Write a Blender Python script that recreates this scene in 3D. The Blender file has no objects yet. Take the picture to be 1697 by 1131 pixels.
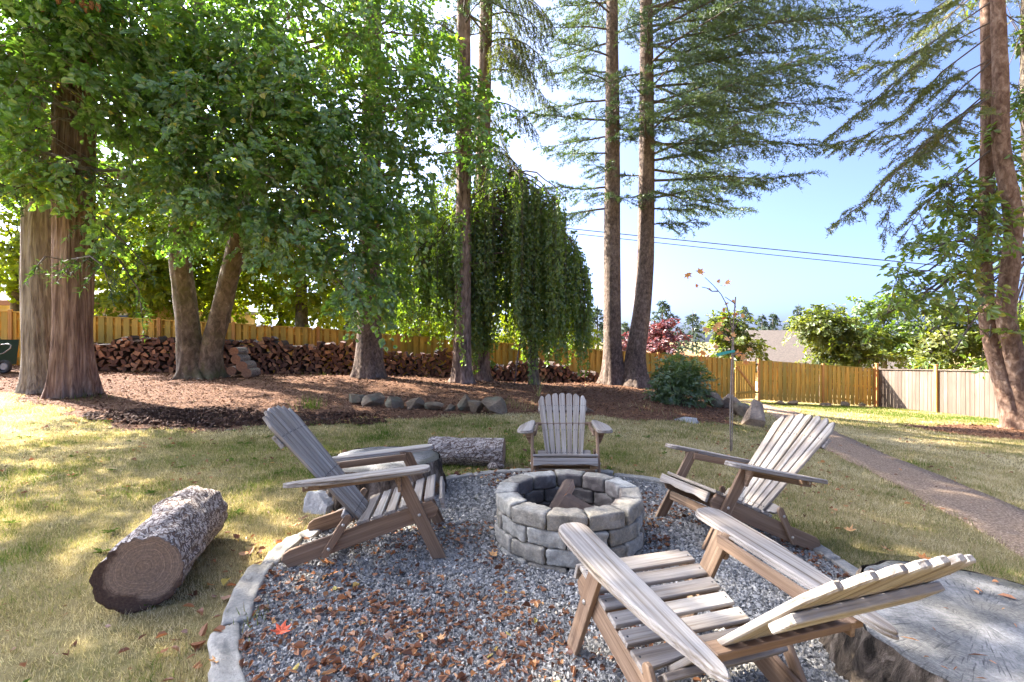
import bpy, math, random
import numpy as np
from mathutils import Matrix, Vector

# ------------------------------------------------------------------ camera, sky, sun, exposure
scene = bpy.context.scene
C = scene.collection
CAMH = 1.318
FPX = 772.0
cam_d = bpy.data.cameras.new('camera')
cam_d.sensor_width = 36.0
cam_d.lens = 36.0 * FPX / 1697.0
cam_d.clip_start = 0.05
cam_d.clip_end = 3000
cam = bpy.data.objects.new('camera', cam_d)
cam.location = (0, 0, CAMH)
cam.rotation_euler = (math.radians(90), 0, 0)
C.objects.link(cam)
scene.camera = cam

SUN_EL = math.radians(38)
SUN_AZ = math.radians(-64)          # measured from +Y towards +X
world = bpy.data.worlds.new('World')
scene.world = world
world.use_nodes = True
wn = world.node_tree
bg = wn.nodes['Background']
sky = wn.nodes.new('ShaderNodeTexSky')
sky.sky_type = 'NISHITA'
sky.sun_disc = False
sky.sun_elevation = SUN_EL
sky.sun_rotation = SUN_AZ
sky.altitude = 100
sky.air_density = 0.21
sky.dust_density = 4.8
sky.ozone_density = 8.5
wn.links.new(sky.outputs[0], bg.inputs[0])
bg.inputs[1].default_value = 0.092

sun_d = bpy.data.lights.new('sun', 'SUN')
sun_d.energy = 2.35
sun_d.angle = math.radians(0.5)
sun_d.color = (1.0, 0.965, 0.91)
sun = bpy.data.objects.new('sun', sun_d)
to_sun = Vector((math.sin(SUN_AZ) * math.cos(SUN_EL), math.cos(SUN_AZ) * math.cos(SUN_EL), math.sin(SUN_EL)))
sun.rotation_euler = (-to_sun).to_track_quat('-Z', 'Y').to_euler()
sun.location = (0, 0, 40)
C.objects.link(sun)

vs = scene.view_settings
vs.view_transform = 'Standard'
vs.look = 'None'
vs.exposure = 3.8
vs.gamma = 1.0
cy = scene.cycles
cy.use_denoising = True
cy.max_bounces = 8
cy.diffuse_bounces = 6
cy.glossy_bounces = 2
cy.transmission_bounces = 6
cy.transparent_max_bounces = 4
cy.caustics_reflective = False
cy.caustics_refractive = False
cy.sample_clamp_indirect = 10.0

RNG = np.random.default_rng(7)
random.seed(7)


def at(u, v, Y):
    """world point at depth Y for a spot of the 1697x1131 survey photo"""
    return np.array([(u - 848.5) / FPX * Y, Y, CAMH - (v - 565.5) / FPX * Y])


# ------------------------------------------------------------------ numpy helpers
def _h(ix, iy, iz, s):
    n = (ix * 374761393 + iy * 668265263 + iz * 2147483647 + s * 1274126177) & 0xFFFFFFFF
    n = ((n ^ (n >> 13)) * 1274126177) & 0xFFFFFFFF
    n = (n ^ (n >> 16)) & 0xFFFFFFFF
    return n / 4294967295.0


def vnoise(P, seed=0):
    """value noise in [-1, 1]"""
    P = np.asarray(P, float)
    I = np.floor(P).astype(np.int64)
    F = P - I
    F = F * F * (3 - 2 * F)
    r = 0
    for a in (0, 1):
        for b in (0, 1):
            for c in (0, 1):
                w = (F[:, 0] if a else 1 - F[:, 0]) * (F[:, 1] if b else 1 - F[:, 1]) * (F[:, 2] if c else 1 - F[:, 2])
                r = r + w * _h(I[:, 0] + a, I[:, 1] + b, I[:, 2] + c, seed)
    return r * 2 - 1


def fbm(P, seed=0, octv=3):
    r = 0
    a = 1.0
    P = np.asarray(P, float)
    for k in range(octv):
        r = r + a * vnoise(P * (2.03 ** k), seed + k * 17)
        a *= 0.5
    return r


def norm(v):
    v = np.asarray(v, float)
    return v / np.maximum(np.linalg.norm(v, axis=-1, keepdims=True), 1e-9)


def make_mesh(name, V, faces, mats=(), rnd=None, smooth=False, fmat=None):
    """faces: array (F,k) or list of such arrays"""
    me = bpy.data.meshes.new(name)
    V = np.ascontiguousarray(V, dtype=np.float32).reshape(-1, 3)
    if not isinstance(faces, (list, tuple)):
        faces = [faces]
    faces = [np.asarray(f, dtype=np.int32) for f in faces if len(f)]
    me.vertices.add(len(V))
    me.vertices.foreach_set('co', V.ravel())
    loops = np.concatenate([f.ravel() for f in faces])
    tot = np.concatenate([np.full(len(f), f.shape[1], np.int32) for f in faces])
    start = np.concatenate([[0], np.cumsum(tot)[:-1]]).astype(np.int32)
    me.loops.add(len(loops))
    me.loops.foreach_set('vertex_index', loops)
    me.polygons.add(len(tot))
    me.polygons.foreach_set('loop_start', start)
    me.polygons.foreach_set('loop_total', tot)
    me.polygons.foreach_set('use_smooth', np.full(len(tot), bool(smooth)))
    for m in mats:
        me.materials.append(m)
    if fmat is not None:
        me.polygons.foreach_set('material_index', np.asarray(fmat, np.int32))
    if rnd is not None:
        at_ = me.attributes.new('rnd', 'FLOAT', 'POINT')
        at_.data.foreach_set('value', np.ascontiguousarray(rnd, dtype=np.float32))
    me.update(calc_edges=True)
    me.validate()
    return me


def add(name, me, parent=None, loc=None, mat=None):
    o = bpy.data.objects.new(name, me)
    C.objects.link(o)
    if parent is not None:
        o.parent = parent
    if mat is not None:
        o.matrix_basis = mat
    elif loc is not None:
        o.location = loc
    return o


def tag(o, label, cat, group=None):
    o['label'] = label
    o['category'] = cat
    if group:
        o['group'] = group
    return o


def thing(name, label, cat, loc=(0, 0, 0), group=None, mat=None):
    o = bpy.data.objects.new(name, None)
    o.empty_display_size = 0.2
    C.objects.link(o)
    if mat is not None:
        o.matrix_basis = mat
    else:
        o.location = loc
    return tag(o, label, cat, group)


def structure(o):
    o['kind'] = 'structure'
    return o


def stuff(o, label, cat=None):
    o['kind'] = 'stuff'
    o['label'] = label
    if cat:
        o['category'] = cat
    return o


def frame(o, x, y, z):
    return Matrix(((x[0], y[0], z[0], o[0]), (x[1], y[1], z[1], o[1]), (x[2], y[2], z[2], o[2]), (0, 0, 0, 1)))


def along(p, q, up=(0, 0, 1), roll_to=None):
    """matrix with X from p to q centred between them, Z near up"""
    p, q = np.asarray(p, float), np.asarray(q, float)
    x = norm(q - p)
    y = norm(np.cross(np.asarray(up, float), x))
    z = np.cross(x, y)
    return frame((p + q) / 2, x, y, z)


def tube(pts, rad, seg=8, cap=True, ang0=0.0):
    """verts, quads of a tube along pts with radius array; also returns per-vertex angle and length coords"""
    pts = np.asarray(pts, float)
    n = len(pts)
    rad = np.broadcast_to(np.asarray(rad, float), (n,))
    T = np.gradient(pts, axis=0)
    T = norm(T)
    ref = np.array([1.0, 0, 0]) if abs(T[0][0]) < 0.8 else np.array([0, 1.0, 0])
    V = []
    a = np.linspace(0, 2 * np.pi, seg, endpoint=False) + ang0
    x = norm(ref - T[0] * (ref @ T[0]))
    for i in range(n):
        x = norm(x - T[i] * (x @ T[i]))
        y = np.cross(T[i], x)
        V.append(pts[i] + rad[i] * (np.cos(a)[:, None] * x + np.sin(a)[:, None] * y))
    V = np.concatenate(V)
    i = np.arange(n - 1)[:, None] * seg
    j = np.arange(seg)[None, :]
    k = (j + 1) % seg
    Q = np.stack([i + j, i + k, i + seg + k, i + seg + j], -1).reshape(-1, 4)
    faces = [Q]
    if cap:
        faces.append(np.arange(seg)[::-1][None, :].copy())
        faces.append((np.arange(seg) + (n - 1) * seg)[None, :])
    return V, faces


class MB:
    """collects geometry into one mesh"""
    def __init__(s):
        s.V, s.F, s.n, s.R, s.M = [], [], 0, [], []

    def put(s, V, faces, rnd=None, m=0):
        if not isinstance(faces, (list, tuple)):
            faces = [faces]
        for f in faces:
            if len(f):
                s.F.append(np.asarray(f) + s.n)
                s.M.append(np.full(len(f), m))
        s.V.append(np.asarray(V))
        s.R.append(np.full(len(V), 0.5) if rnd is None else np.broadcast_to(rnd, (len(V),)))
        s.n += len(V)

    def mesh(s, name, mats, smooth=False):
        return make_mesh(name, np.concatenate(s.V), s.F, mats, np.concatenate(s.R), smooth, np.concatenate(s.M))


def sticks(P, Q, r0, r1, seg=3):
    """many straight thin sticks in one go"""
    P, Q = np.asarray(P, float), np.asarray(Q, float)
    N = len(P)
    T = norm(Q - P)
    ref = np.where(np.abs(T[:, 2:3]) > 0.9, np.array([[1.0, 0, 0]]), np.array([[0, 0, 1.0]]))
    x = norm(np.cross(T, ref))
    y = np.cross(T, x)
    a = np.linspace(0, 2 * np.pi, seg, endpoint=False)
    r0 = np.broadcast_to(r0, (N,))[:, None, None]
    r1 = np.broadcast_to(r1, (N,))[:, None, None]
    ring = np.cos(a)[None, :, None] * x[:, None, :] + np.sin(a)[None, :, None] * y[:, None, :]
    V = np.concatenate([P[:, None, :] + ring * r0, Q[:, None, :] + ring * r1], 1).reshape(-1, 3)
    b = np.arange(N)[:, None] * (2 * seg)
    j = np.arange(seg)[None, :]
    k = (j + 1) % seg
    F = np.stack([b + j, b + k, b + seg + k, b + seg + j], -1).reshape(-1, 4)
    return V, F


def leaf_geo(P, D, Nn, L, W, fold=0.18, rich=True):
    """folded leaf blades: base P, direction D, normal Nn"""
    D = norm(D)
    S = norm(np.cross(Nn, D))
    Nn = np.cross(D, S)
    L = np.broadcast_to(L, (len(P),))[:, None]
    W = np.broadcast_to(W, (len(P),))[:, None]
    up = Nn * W * fold
    if rich:
        v = [P, P + D * L * .28 + S * W * .48 + up, P + D * L * .70 + S * W * .40 + up, P + D * L - Nn * L * .08,
             P + D * L * .70 - S * W * .40 + up, P + D * L * .28 - S * W * .48 + up]
        V = np.stack(v, 1).reshape(-1, 3)
        b = np.arange(len(P))[:, None] * 6
        F = np.concatenate([b + np.array([[0, 1, 2, 3]]), b + np.array([[0, 3, 4, 5]])])
        return V, F, 6
    v = [P, P + D * L * .5 + S * W * .5 + up, P + D * L, P + D * L * .5 - S * W * .5 + up]
    V = np.stack(v, 1).reshape(-1, 3)
    b = np.arange(len(P))[:, None] * 4
    F = b + np.array([[0, 1, 2, 3]])
    return V, F, 4


def prism(outline, t, bev=0.004, profile=None):
    """bevelled slab from an outline in XY (counter-clockwise), thickness t along Z"""
    o = np.asarray(outline, float)
    n = len(o)
    e = np.roll(o, -1, 0) - o
    nr = norm(np.stack([e[:, 1], -e[:, 0]], 1))
    vn = norm(nr + np.roll(nr, 1, 0))
    profile = profile or [(bev, -t / 2), (0, -t / 2 + bev), (0, t / 2 - bev), (bev, t / 2)]
    z = [q[1] for q in profile]
    rings = [o - vn * q[0] for q in profile]
    m = len(profile)
    V = np.concatenate([np.c_[r, np.full(n, zz)] for r, zz in zip(rings, z)])
    j = np.arange(n)
    k = (j + 1) % n
    Q = np.concatenate([np.stack([i * n + j, i * n + k, (i + 1) * n + k, (i + 1) * n + j], 1) for i in range(m - 1)])
    return V, [Q, j[::-1][None, :].copy(), (j + (m - 1) * n)[None, :]]


def board(L, W, T, bev=0.003):
    return prism([(-L / 2, -W / 2), (L / 2, -W / 2), (L / 2, W / 2), (-L / 2, W / 2)], T, bev)


# ------------------------------------------------------------------ materials
WARM = (1.07, 1.0, 0.87)            # warm light balance put into every pigment, against the blue skylight


def wm(c):
    return tuple(min(.9, a * b) for a, b in zip(c, WARM))


def new_mat(name):
    m = bpy.data.materials.new(name)
    m.use_nodes = True
    nt = m.node_tree
    return m, nt, nt.nodes['Principled BSDF'], nt.nodes, nt.links


def ramp(nt, stops, src):
    r = nt.nodes.new('ShaderNodeValToRGB')
    el = r.color_ramp.elements
    while len(el) < len(stops):
        el.new(0.5)
    for e, (p, c) in zip(el, stops):
        e.position = p
        e.color = (*wm(c), 1)
    nt.links.new(src, r.inputs[0])
    return r.outputs[0]


def noise_node(nt, scale, detail=4, rough=0.6, vec=None, mapping=None, dist=0.0):
    n = nt.nodes.new('ShaderNodeTexNoise')
    n.inputs['Scale'].default_value = scale
    n.inputs['Detail'].default_value = detail
    n.inputs['Roughness'].default_value = rough
    n.inputs['Distortion'].default_value = dist
    if vec is not None:
        if mapping:
            mp = nt.nodes.new('ShaderNodeMapping')
            mp.inputs['Scale'].default_value = mapping
            nt.links.new(vec, mp.inputs[0])
            vec = mp.outputs[0]
        nt.links.new(vec, n.inputs['Vector'])
    return n.outputs[0]


def mixc(nt, fac, a, b, mode='MIX'):
    m = nt.nodes.new('ShaderNodeMix')
    m.data_type = 'RGBA'
    m.blend_type = mode
    for inp, val in ((m.inputs[0], fac), (m.inputs[6], a), (m.inputs[7], b)):
        if isinstance(val, (int, float)):
            inp.default_value = val
        elif isinstance(val, tuple):
            inp.default_value = (*val, 1)
        else:
            nt.links.new(val, inp)
    return m.outputs[2]


def bump(nt, h, strength, dist, bsdf):
    b = nt.nodes.new('ShaderNodeBump')
    b.inputs['Strength'].default_value = strength
    b.inputs['Distance'].default_value = dist
    nt.links.new(h, b.inputs['Height'])
    nt.links.new(b.outputs[0], bsdf.inputs['Normal'])


def texco(nt, which='Object', rand=False):
    tc = nt.nodes.new('ShaderNodeTexCoord')
    if not rand:
        return tc.outputs[which]
    oi = nt.nodes.new('ShaderNodeObjectInfo')
    ad = nt.nodes.new('ShaderNodeVectorMath')
    ad.operation = 'MULTIPLY_ADD'
    cx = nt.nodes.new('ShaderNodeCombineXYZ')
    for i in range(3):
        nt.links.new(oi.outputs['Random'], cx.inputs[i])
    nt.links.new(cx.outputs[0], ad.inputs[0])
    ad.inputs[1].default_value = (37.0, 53.0, 71.0)
    nt.links.new(tc.outputs[which], ad.inputs[2])
    return ad.outputs[0]


def wood_mat(name, stops, scale=16, stretch=0.05, rough=0.75, tint=None, bumps=0.5, tint_amt=0.5):
    """grain runs along local X"""
    m, nt, b, N, Lk = new_mat(name)
    co = texco(nt, rand=True)
    g = noise_node(nt, scale, 6, 0.65, co, (stretch, 1, 1), 0.6)
    f = noise_node(nt, scale * 5, 3, 0.6, co, (stretch * .5, 1, 1))
    ad = N.new('ShaderNodeMath')
    ad.operation = 'MULTIPLY_ADD'
    Lk.new(f, ad.inputs[0])
    ad.inputs[1].default_value = 0.6
    sb = N.new('ShaderNodeMath')
    sb.operation = 'SUBTRACT'
    Lk.new(g, sb.inputs[0])
    sb.inputs[1].default_value = 0.3
    Lk.new(sb.outputs[0], ad.inputs[2])
    col = ramp(nt, stops, ad.outputs[0])
    if tint:
        oi = N.new('ShaderNodeObjectInfo')
        big = noise_node(nt, 2.2, 2, 0.5, co)
        s = N.new('ShaderNodeMath')
        s.operation = 'MULTIPLY_ADD'
        Lk.new(oi.outputs['Random'], s.inputs[0])
        s.inputs[1].default_value = 0.8
        Lk.new(big, s.inputs[2])
        mr = N.new('ShaderNodeMapRange')
        mr.inputs[1].default_value = 0.5
        mr.inputs[2].default_value = 1.3
        mr.inputs[4].default_value = tint_amt
        Lk.new(s.outputs[0], mr.inputs[0])
        col = mixc(nt, mr.outputs[0], col, tint)
    Lk.new(col, b.inputs['Base Color'])
    b.inputs['Roughness'].default_value = rough
    b.inputs['Specular IOR Level'].default_value = 0.25
    bump(nt, ad.outputs[0], bumps, 0.004, b)
    return m


def rock_mat(name, stops, scale=6, rough=0.9, bdist=0.012, moss=None):
    m, nt, b, N, Lk = new_mat(name)
    co = texco(nt, rand=True)
    g = noise_node(nt, scale, 8, 0.68, co)
    col = ramp(nt, stops, g)
    f = noise_node(nt, scale * 9, 4, 0.7, co)
    col = mixc(nt, 0.35, col, ramp(nt, [(0.3, (0.06, 0.06, 0.06)), (0.7, (0.7, 0.7, 0.7))], f), 'OVERLAY')
    if moss:
        ms = noise_node(nt, 3.1, 4, 0.6, co)
        mr = N.new('ShaderNodeMapRange')
        mr.inputs[1].default_value = 0.52
        mr.inputs[2].default_value = 0.7
        Lk.new(ms, mr.inputs[0])
        col = mixc(nt, mr.outputs[0], col, moss)
    Lk.new(col, b.inputs['Base Color'])
    b.inputs['Roughness'].default_value = rough
    b.inputs['Specular IOR Level'].default_value = 0.25
    ad = N.new('ShaderNodeMath')
    ad.operation = 'MULTIPLY_ADD'
    Lk.new(f, ad.inputs[0])
    ad.inputs[1].default_value = 0.3
    Lk.new(g, ad.inputs[2])
    bump(nt, ad.outputs[0], 0.7, bdist, b)
    return m


def bark_mat(name, stops, sxy=14, sz=2.0, moss=None, bdist=0.03):
    m, nt, b, N, Lk = new_mat(name)
    co = texco(nt)
    g = noise_node(nt, 1.0, 7, 0.65, co, (sxy, sxy, sz), 0.5)
    big = noise_node(nt, 1.3, 3, 0.6, co)
    ad = N.new('ShaderNodeMath')
    ad.operation = 'MULTIPLY_ADD'
    Lk.new(big, ad.inputs[0])
    ad.inputs[1].default_value = 0.35
    sb = N.new('ShaderNodeMath')
    sb.operation = 'SUBTRACT'
    Lk.new(g, sb.inputs[0])
    sb.inputs[1].default_value = 0.17
    Lk.new(sb.outputs[0], ad.inputs[2])
    col = ramp(nt, stops, ad.outputs[0])
    if moss:
        ms = noise_node(nt, 2.3, 5, 0.7, co)
        mr = N.new('ShaderNodeMapRange')
        mr.inputs[1].default_value = 0.5
        mr.inputs[2].default_value = 0.68
        mr.inputs[4].default_value = 0.75
        Lk.new(ms, mr.inputs[0])
        col = mixc(nt, mr.outputs[0], col, moss)
    Lk.new(col, b.inputs['Base Color'])
    b.inputs['Roughness'].default_value = 0.95
    b.inputs['Specular IOR Level'].default_value = 0.15
    bump(nt, g, 0.9, bdist, b)
    return m


def leaf_mat(name, stops, trans=0.45, tcol=(1.5, 1.7, 0.5), gloss=0.05, tmul=1.0):
    """thin leaf: diffuse + translucent + slight sheen, colour by the per-leaf random value"""
    m = bpy.data.materials.new(name)
    m.use_nodes = True
    nt = m.node_tree
    N, Lk = nt.nodes, nt.links
    N.clear()
    out = N.new('ShaderNodeOutputMaterial')
    a = N.new('ShaderNodeAttribute')
    a.attribute_name = 'rnd'
    col = ramp(nt, stops, a.outputs['Fac'])
    tc = mixc(nt, 1.0, col, tuple(c * tmul for c in tcol), 'MULTIPLY')
    d = N.new('ShaderNodeBsdfDiffuse')
    t = N.new('ShaderNodeBsdfTranslucent')
    g = N.new('ShaderNodeBsdfGlossy')
    g.inputs['Roughness'].default_value = 0.45
    g.inputs['Color'].default_value = (1, 0.98, 0.9, 1)
    Lk.new(col, d.inputs[0])
    Lk.new(tc, t.inputs[0])
    m1 = N.new('ShaderNodeMixShader')
    m1.inputs[0].default_value = trans
    Lk.new(d.outputs[0], m1.inputs[1])
    Lk.new(t.outputs[0], m1.inputs[2])
    m2 = N.new('ShaderNodeMixShader')
    m2.inputs[0].default_value = gloss
    Lk.new(m1.outputs[0], m2.inputs[1])
    Lk.new(g.outputs[0], m2.inputs[2])
    Lk.new(m2.outputs[0], out.inputs[0])
    return m


def attr_mat(name, stops, rough=0.85, spec=0.2):
    m, nt, b, N, Lk = new_mat(name)
    a = N.new('ShaderNodeAttribute')
    a.attribute_name = 'rnd'
    Lk.new(ramp(nt, stops, a.outputs['Fac']), b.inputs['Base Color'])
    b.inputs['Roughness'].default_value = rough
    b.inputs['Specular IOR Level'].default_value = spec
    return m


def plain(name, col, rough=0.6, metal=0.0, nscale=None):
    m, nt, b, N, Lk = new_mat(name)
    b.inputs['Roughness'].default_value = rough
    b.inputs['Metallic'].default_value = metal
    if nscale:
        g = noise_node(nt, nscale, 4, 0.6, texco(nt))
        Lk.new(ramp(nt, [(0.3, tuple(c * .65 for c in col)), (0.7, tuple(min(1, c * 1.25) for c in col))], g), b.inputs['Base Color'])
    else:
        b.inputs['Base Color'].default_value = (*wm(col), 1)
    return m


def ground_mat(name, layers, bdist=0.02, bscale=40, rough=0.95):
    """layers: list of (scale, stops) blended"""
    m, nt, b, N, Lk = new_mat(name)
    co = texco(nt)
    col = None
    for sc, stops, f in layers:
        c = ramp(nt, stops, noise_node(nt, sc, 6, 0.65, co, None, 0.2))
        col = c if col is None else mixc(nt, f, col, c)
    Lk.new(col, b.inputs['Base Color'])
    b.inputs['Roughness'].default_value = rough
    b.inputs['Specular IOR Level'].default_value = 0.15
    bump(nt, noise_node(nt, bscale, 5, 0.7, co), 0.8, bdist, b)
    return m


M = {}
M['chair'] = wood_mat('weathered_grey_wood', [(0.22, (0.06, 0.046, 0.034)), (0.38, (0.19, 0.155, 0.12)), (0.52, (0.295, 0.27, 0.245)), (0.75, (0.44, 0.415, 0.39))], scale=22, stretch=.035, bumps=.8,
                      tint=(0.175, 0.135, 0.105), tint_amt=0.55)
M['chair_dark'] = wood_mat('weathered_brown_wood', [(0.24, (0.04, 0.026, 0.017)), (0.40, (0.14, 0.09, 0.058)), (0.58, (0.26, 0.18, 0.12)), (0.8, (0.37, 0.285, 0.215))], scale=22, stretch=.035, bumps=.8,
                           tint=(0.21, 0.115, 0.06), tint_amt=0.5)
M['fence'] = wood_mat('golden_cedar_boards', [(0.25, (0.22, 0.115, 0.028)), (0.45, (0.56, 0.33, 0.07)), (0.65, (0.70, 0.44, 0.105)), (0.85, (0.76, 0.53, 0.16))],
                      scale=9, tint=(0.30, 0.23, 0.055), tint_amt=0.85, bumps=0.25)
M['fence_post'] = wood_mat('reddish_cedar_post', [(0.25, (0.24, 0.10, 0.03)), (0.5, (0.48, 0.24, 0.08)), (0.8, (0.60, 0.35, 0.14))], scale=9, bumps=0.25)
M['fence_tan'] = wood_mat('weathered_tan_boards', [(0.2, (0.05, 0.038, 0.028)), (0.42, (0.115, 0.09, 0.068)), (0.65, (0.165, 0.135, 0.11)), (0.85, (0.22, 0.185, 0.155))],
                          scale=8, tint=(0.09, 0.062, 0.042), tint_amt=0.8, bumps=0.25)
M['block'] = rock_mat('grey_concrete_block', [(0.25, (0.165, 0.165, 0.162)), (0.45, (0.35, 0.348, 0.34)), (0.6, (0.49, 0.485, 0.475)), (0.8, (0.62, 0.615, 0.60))], scale=9, bdist=0.02)
_nt = M['block'].node_tree
_b = _nt.nodes['Principled BSDF']
_src = _b.inputs['Base Color'].links[0].from_socket
_co = texco(_nt)
_sp = _nt.nodes.new('ShaderNodeSeparateXYZ')
_nt.links.new(_co, _sp.inputs[0])
_ns = noise_node(_nt, 14, 4, .6, texco(_nt, rand=True))
_ma = _nt.nodes.new('ShaderNodeMath')
_ma.operation = 'MULTIPLY_ADD'
_nt.links.new(_ns, _ma.inputs[0])
_ma.inputs[1].default_value = .09
_nt.links.new(_sp.outputs[1], _ma.inputs[2])
_soot = ramp(_nt, [(.075, (0, 0, 0)), (.115, (.85, .85, .85))], _ma.outputs[0])
_oi = _nt.nodes.new('ShaderNodeObjectInfo')
_tone = ramp(_nt, [(0, (.62, .60, .58)), (1, (1, 1, 1))], _oi.outputs['Random'])
_nt.links.new(mixc(_nt, _soot, mixc(_nt, 1.0, _src, _tone, 'MULTIPLY'), (.10, .075, .06)), _b.inputs['Base Color'])
M['block_in'] = M['block']
M['edge'] = rock_mat('grey_edging_stone', [(0.25, (0.15, 0.145, 0.135)), (0.5, (0.31, 0.297, 0.275)), (0.8, (0.46, 0.44, 0.41))], scale=8)
M['rock'] = rock_mat('brown_grey_rock', [(0.25, (0.07, 0.05, 0.034)), (0.5, (0.175, 0.13, 0.09)), (0.8, (0.32, 0.255, 0.19))], scale=3.2, bdist=0.05, moss=(0.17, 0.17, 0.10))
M['rock_grey'] = rock_mat('pale_grey_rock', [(0.25, (0.16, 0.17, 0.18)), (0.5, (0.36, 0.37, 0.39)), (0.8, (0.55, 0.56, 0.58))], scale=5, bdist=0.03)
M['boulder'] = rock_mat('tan_boulder', [(0.25, (0.14, 0.10, 0.075)), (0.5, (0.31, 0.24, 0.19)), (0.8, (0.46, 0.38, 0.31))], scale=3, bdist=0.05)
M['cedar_bark'] = bark_mat('red_cedar_bark', [(0.28, (0.05, 0.032, 0.025)), (0.45, (0.17, 0.11, 0.085)), (0.6, (0.29, 0.205, 0.165)), (0.8, (0.41, 0.325, 0.275))], 22, 1.3, bdist=.06)
M['cedar_bark_grey'] = bark_mat('grey_cedar_bark', [(0.28, (0.07, 0.055, 0.045)), (0.45, (0.20, 0.165, 0.14)), (0.6, (0.34, 0.295, 0.255)), (0.8, (0.46, 0.41, 0.36))], 22, 1.3, bdist=.06)
M['smooth_bark'] = bark_mat('lichen_grey_bark', [(0.3, (0.05, 0.04, 0.03)), (0.5, (0.13, 0.105, 0.08)), (0.66, (0.22, 0.18, 0.14)), (0.76, (0.45, 0.42, 0.37))], 9, 5, moss=(0.13, 0.12, 0.045), bdist=0.015)
M['fir_bark'] = bark_mat('furrowed_fir_bark', [(0.3, (0.035, 0.025, 0.02)), (0.48, (0.15, 0.105, 0.085)), (0.65, (0.27, 0.205, 0.175)), (0.8, (0.38, 0.31, 0.27))], 13, 4)
M['spruce_bark'] = bark_mat('scaly_grey_bark', [(0.3, (0.045, 0.035, 0.03)), (0.48, (0.115, 0.085, 0.07)), (0.65, (0.20, 0.155, 0.13)), (0.8, (0.31, 0.26, 0.225))], 16, 10)
M['pine_bark'] = bark_mat('orange_pine_bark', [(0.3, (0.07, 0.035, 0.025)), (0.46, (0.125, 0.08, 0.06)), (0.6, (0.20, 0.135, 0.105)), (0.8, (0.31, 0.255, 0.22))], 11, 6)
M['twig'] = plain('twig_bark', (0.10, 0.075, 0.06), 0.9, 0, 20)
M['twig_pale'] = plain('pale_twig_bark', (0.22, 0.18, 0.15), 0.9, 0, 20)
M['hornbeam'] = leaf_mat('dark_green_leaves', [(0.0, (0.072, 0.15, 0.048)), (0.5, (0.11, 0.22, 0.062)), (0.85, (0.165, 0.275, 0.06)), (1.0, (0.34, 0.32, 0.05))], 0.48, (1.9, 1.9, 0.5), 0.08)
M['maple'] = leaf_mat('yellow_green_leaves', [(0.0, (0.10, 0.16, 0.025)), (0.5, (0.18, 0.24, 0.035)), (1.0, (0.32, 0.32, 0.05))], 0.6, (2.1, 2.0, 0.5), 0.02)
M['weep'] = leaf_mat('weeping_leaves', [(0.0, (0.06, 0.11, 0.03)), (0.5, (0.10, 0.17, 0.04)), (1.0, (0.19, 0.23, 0.045))], 0.52, (2.2, 2.2, 0.5), 0.05)
M['walnut'] = leaf_mat('broad_green_leaves', [(0.0, (0.06, 0.11, 0.03)), (0.6, (0.10, 0.165, 0.035)), (1.0, (0.22, 0.22, 0.04))], 0.5, (2.2, 2.1, 0.5), 0.06)
M['needle'] = leaf_mat('blue_green_needles', [(0.0, (0.045, 0.08, 0.045)), (0.6, (0.075, 0.125, 0.06)), (1.0, (0.14, 0.18, 0.07))], 0.3, (1.8, 1.7, 0.6), 0.04)
M['needle_y'] = leaf_mat('olive_green_needles', [(0.0, (0.04, 0.06, 0.018)), (0.6, (0.09, 0.12, 0.03)), (1.0, (0.17, 0.18, 0.05))], 0.4, (2.0, 1.8, 0.6), 0.03)
M['needle_p'] = leaf_mat('sparse_pine_needles', [(0.0, (0.06, 0.09, 0.04)), (0.7, (0.12, 0.15, 0.055)), (1.0, (0.28, 0.19, 0.07))], 0.4, (1.8, 1.7, 0.6), 0.04)
M['cedar_leaf'] = leaf_mat('cedar_sprays', [(0.0, (0.025, 0.06, 0.015)), (0.8, (0.06, 0.12, 0.03)), (1.0, (0.22, 0.11, 0.04))], 0.35, (1.8, 1.8, 0.5), 0.04)
M['bush'] = leaf_mat('glossy_bush_leaves', [(0.0, (0.05, 0.095, 0.035)), (0.5, (0.10, 0.17, 0.055)), (1.0, (0.24, 0.30, 0.10))], 0.4, (1.8, 1.8, 0.5), 0.10)
M['plum'] = leaf_mat('purple_leaves', [(0.0, (0.07, 0.025, 0.035)), (0.5, (0.14, 0.05, 0.06)), (1.0, (0.27, 0.12, 0.11))], 0.35, (1.8, 1.2, 1.0), 0.05)
M['far_leaf'] = leaf_mat('pale_green_leaves', [(0.0, (0.05, 0.08, 0.022)), (0.5, (0.10, 0.13, 0.03)), (1.0, (0.20, 0.20, 0.05))], 0.5, (1.9, 1.8, 0.5), 0.03)
M['far_con'] = leaf_mat('distant_needles', [(0.0, (0.035, 0.06, 0.045)), (1.0, (0.08, 0.11, 0.075))], 0.2, (1.5, 1.5, 0.8), 0.02)
M['grass'] = leaf_mat('dry_lawn_blades', [(0.0, (0.07, 0.125, 0.02)), (0.30, (0.14, 0.18, 0.045)), (0.50, (0.29, 0.25, 0.125)), (0.75, (0.49, 0.41, 0.26)), (1.0, (0.62, 0.54, 0.39))], 0.35, (1.3, 1.3, 0.8), 0.0)
M['lawn'] = ground_mat('lawn_soil', [(1.1, [(0.3, (0.12, 0.14, 0.035)), (0.5, (0.26, 0.215, 0.09)), (0.7, (0.36, 0.28, 0.14))], 1),
                                     (14, [(0.3, (0.07, 0.055, 0.025)), (0.5, (0.24, 0.19, 0.085)), (0.75, (0.44, 0.36, 0.2))], 0.5)], 0.03, 60)
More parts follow.
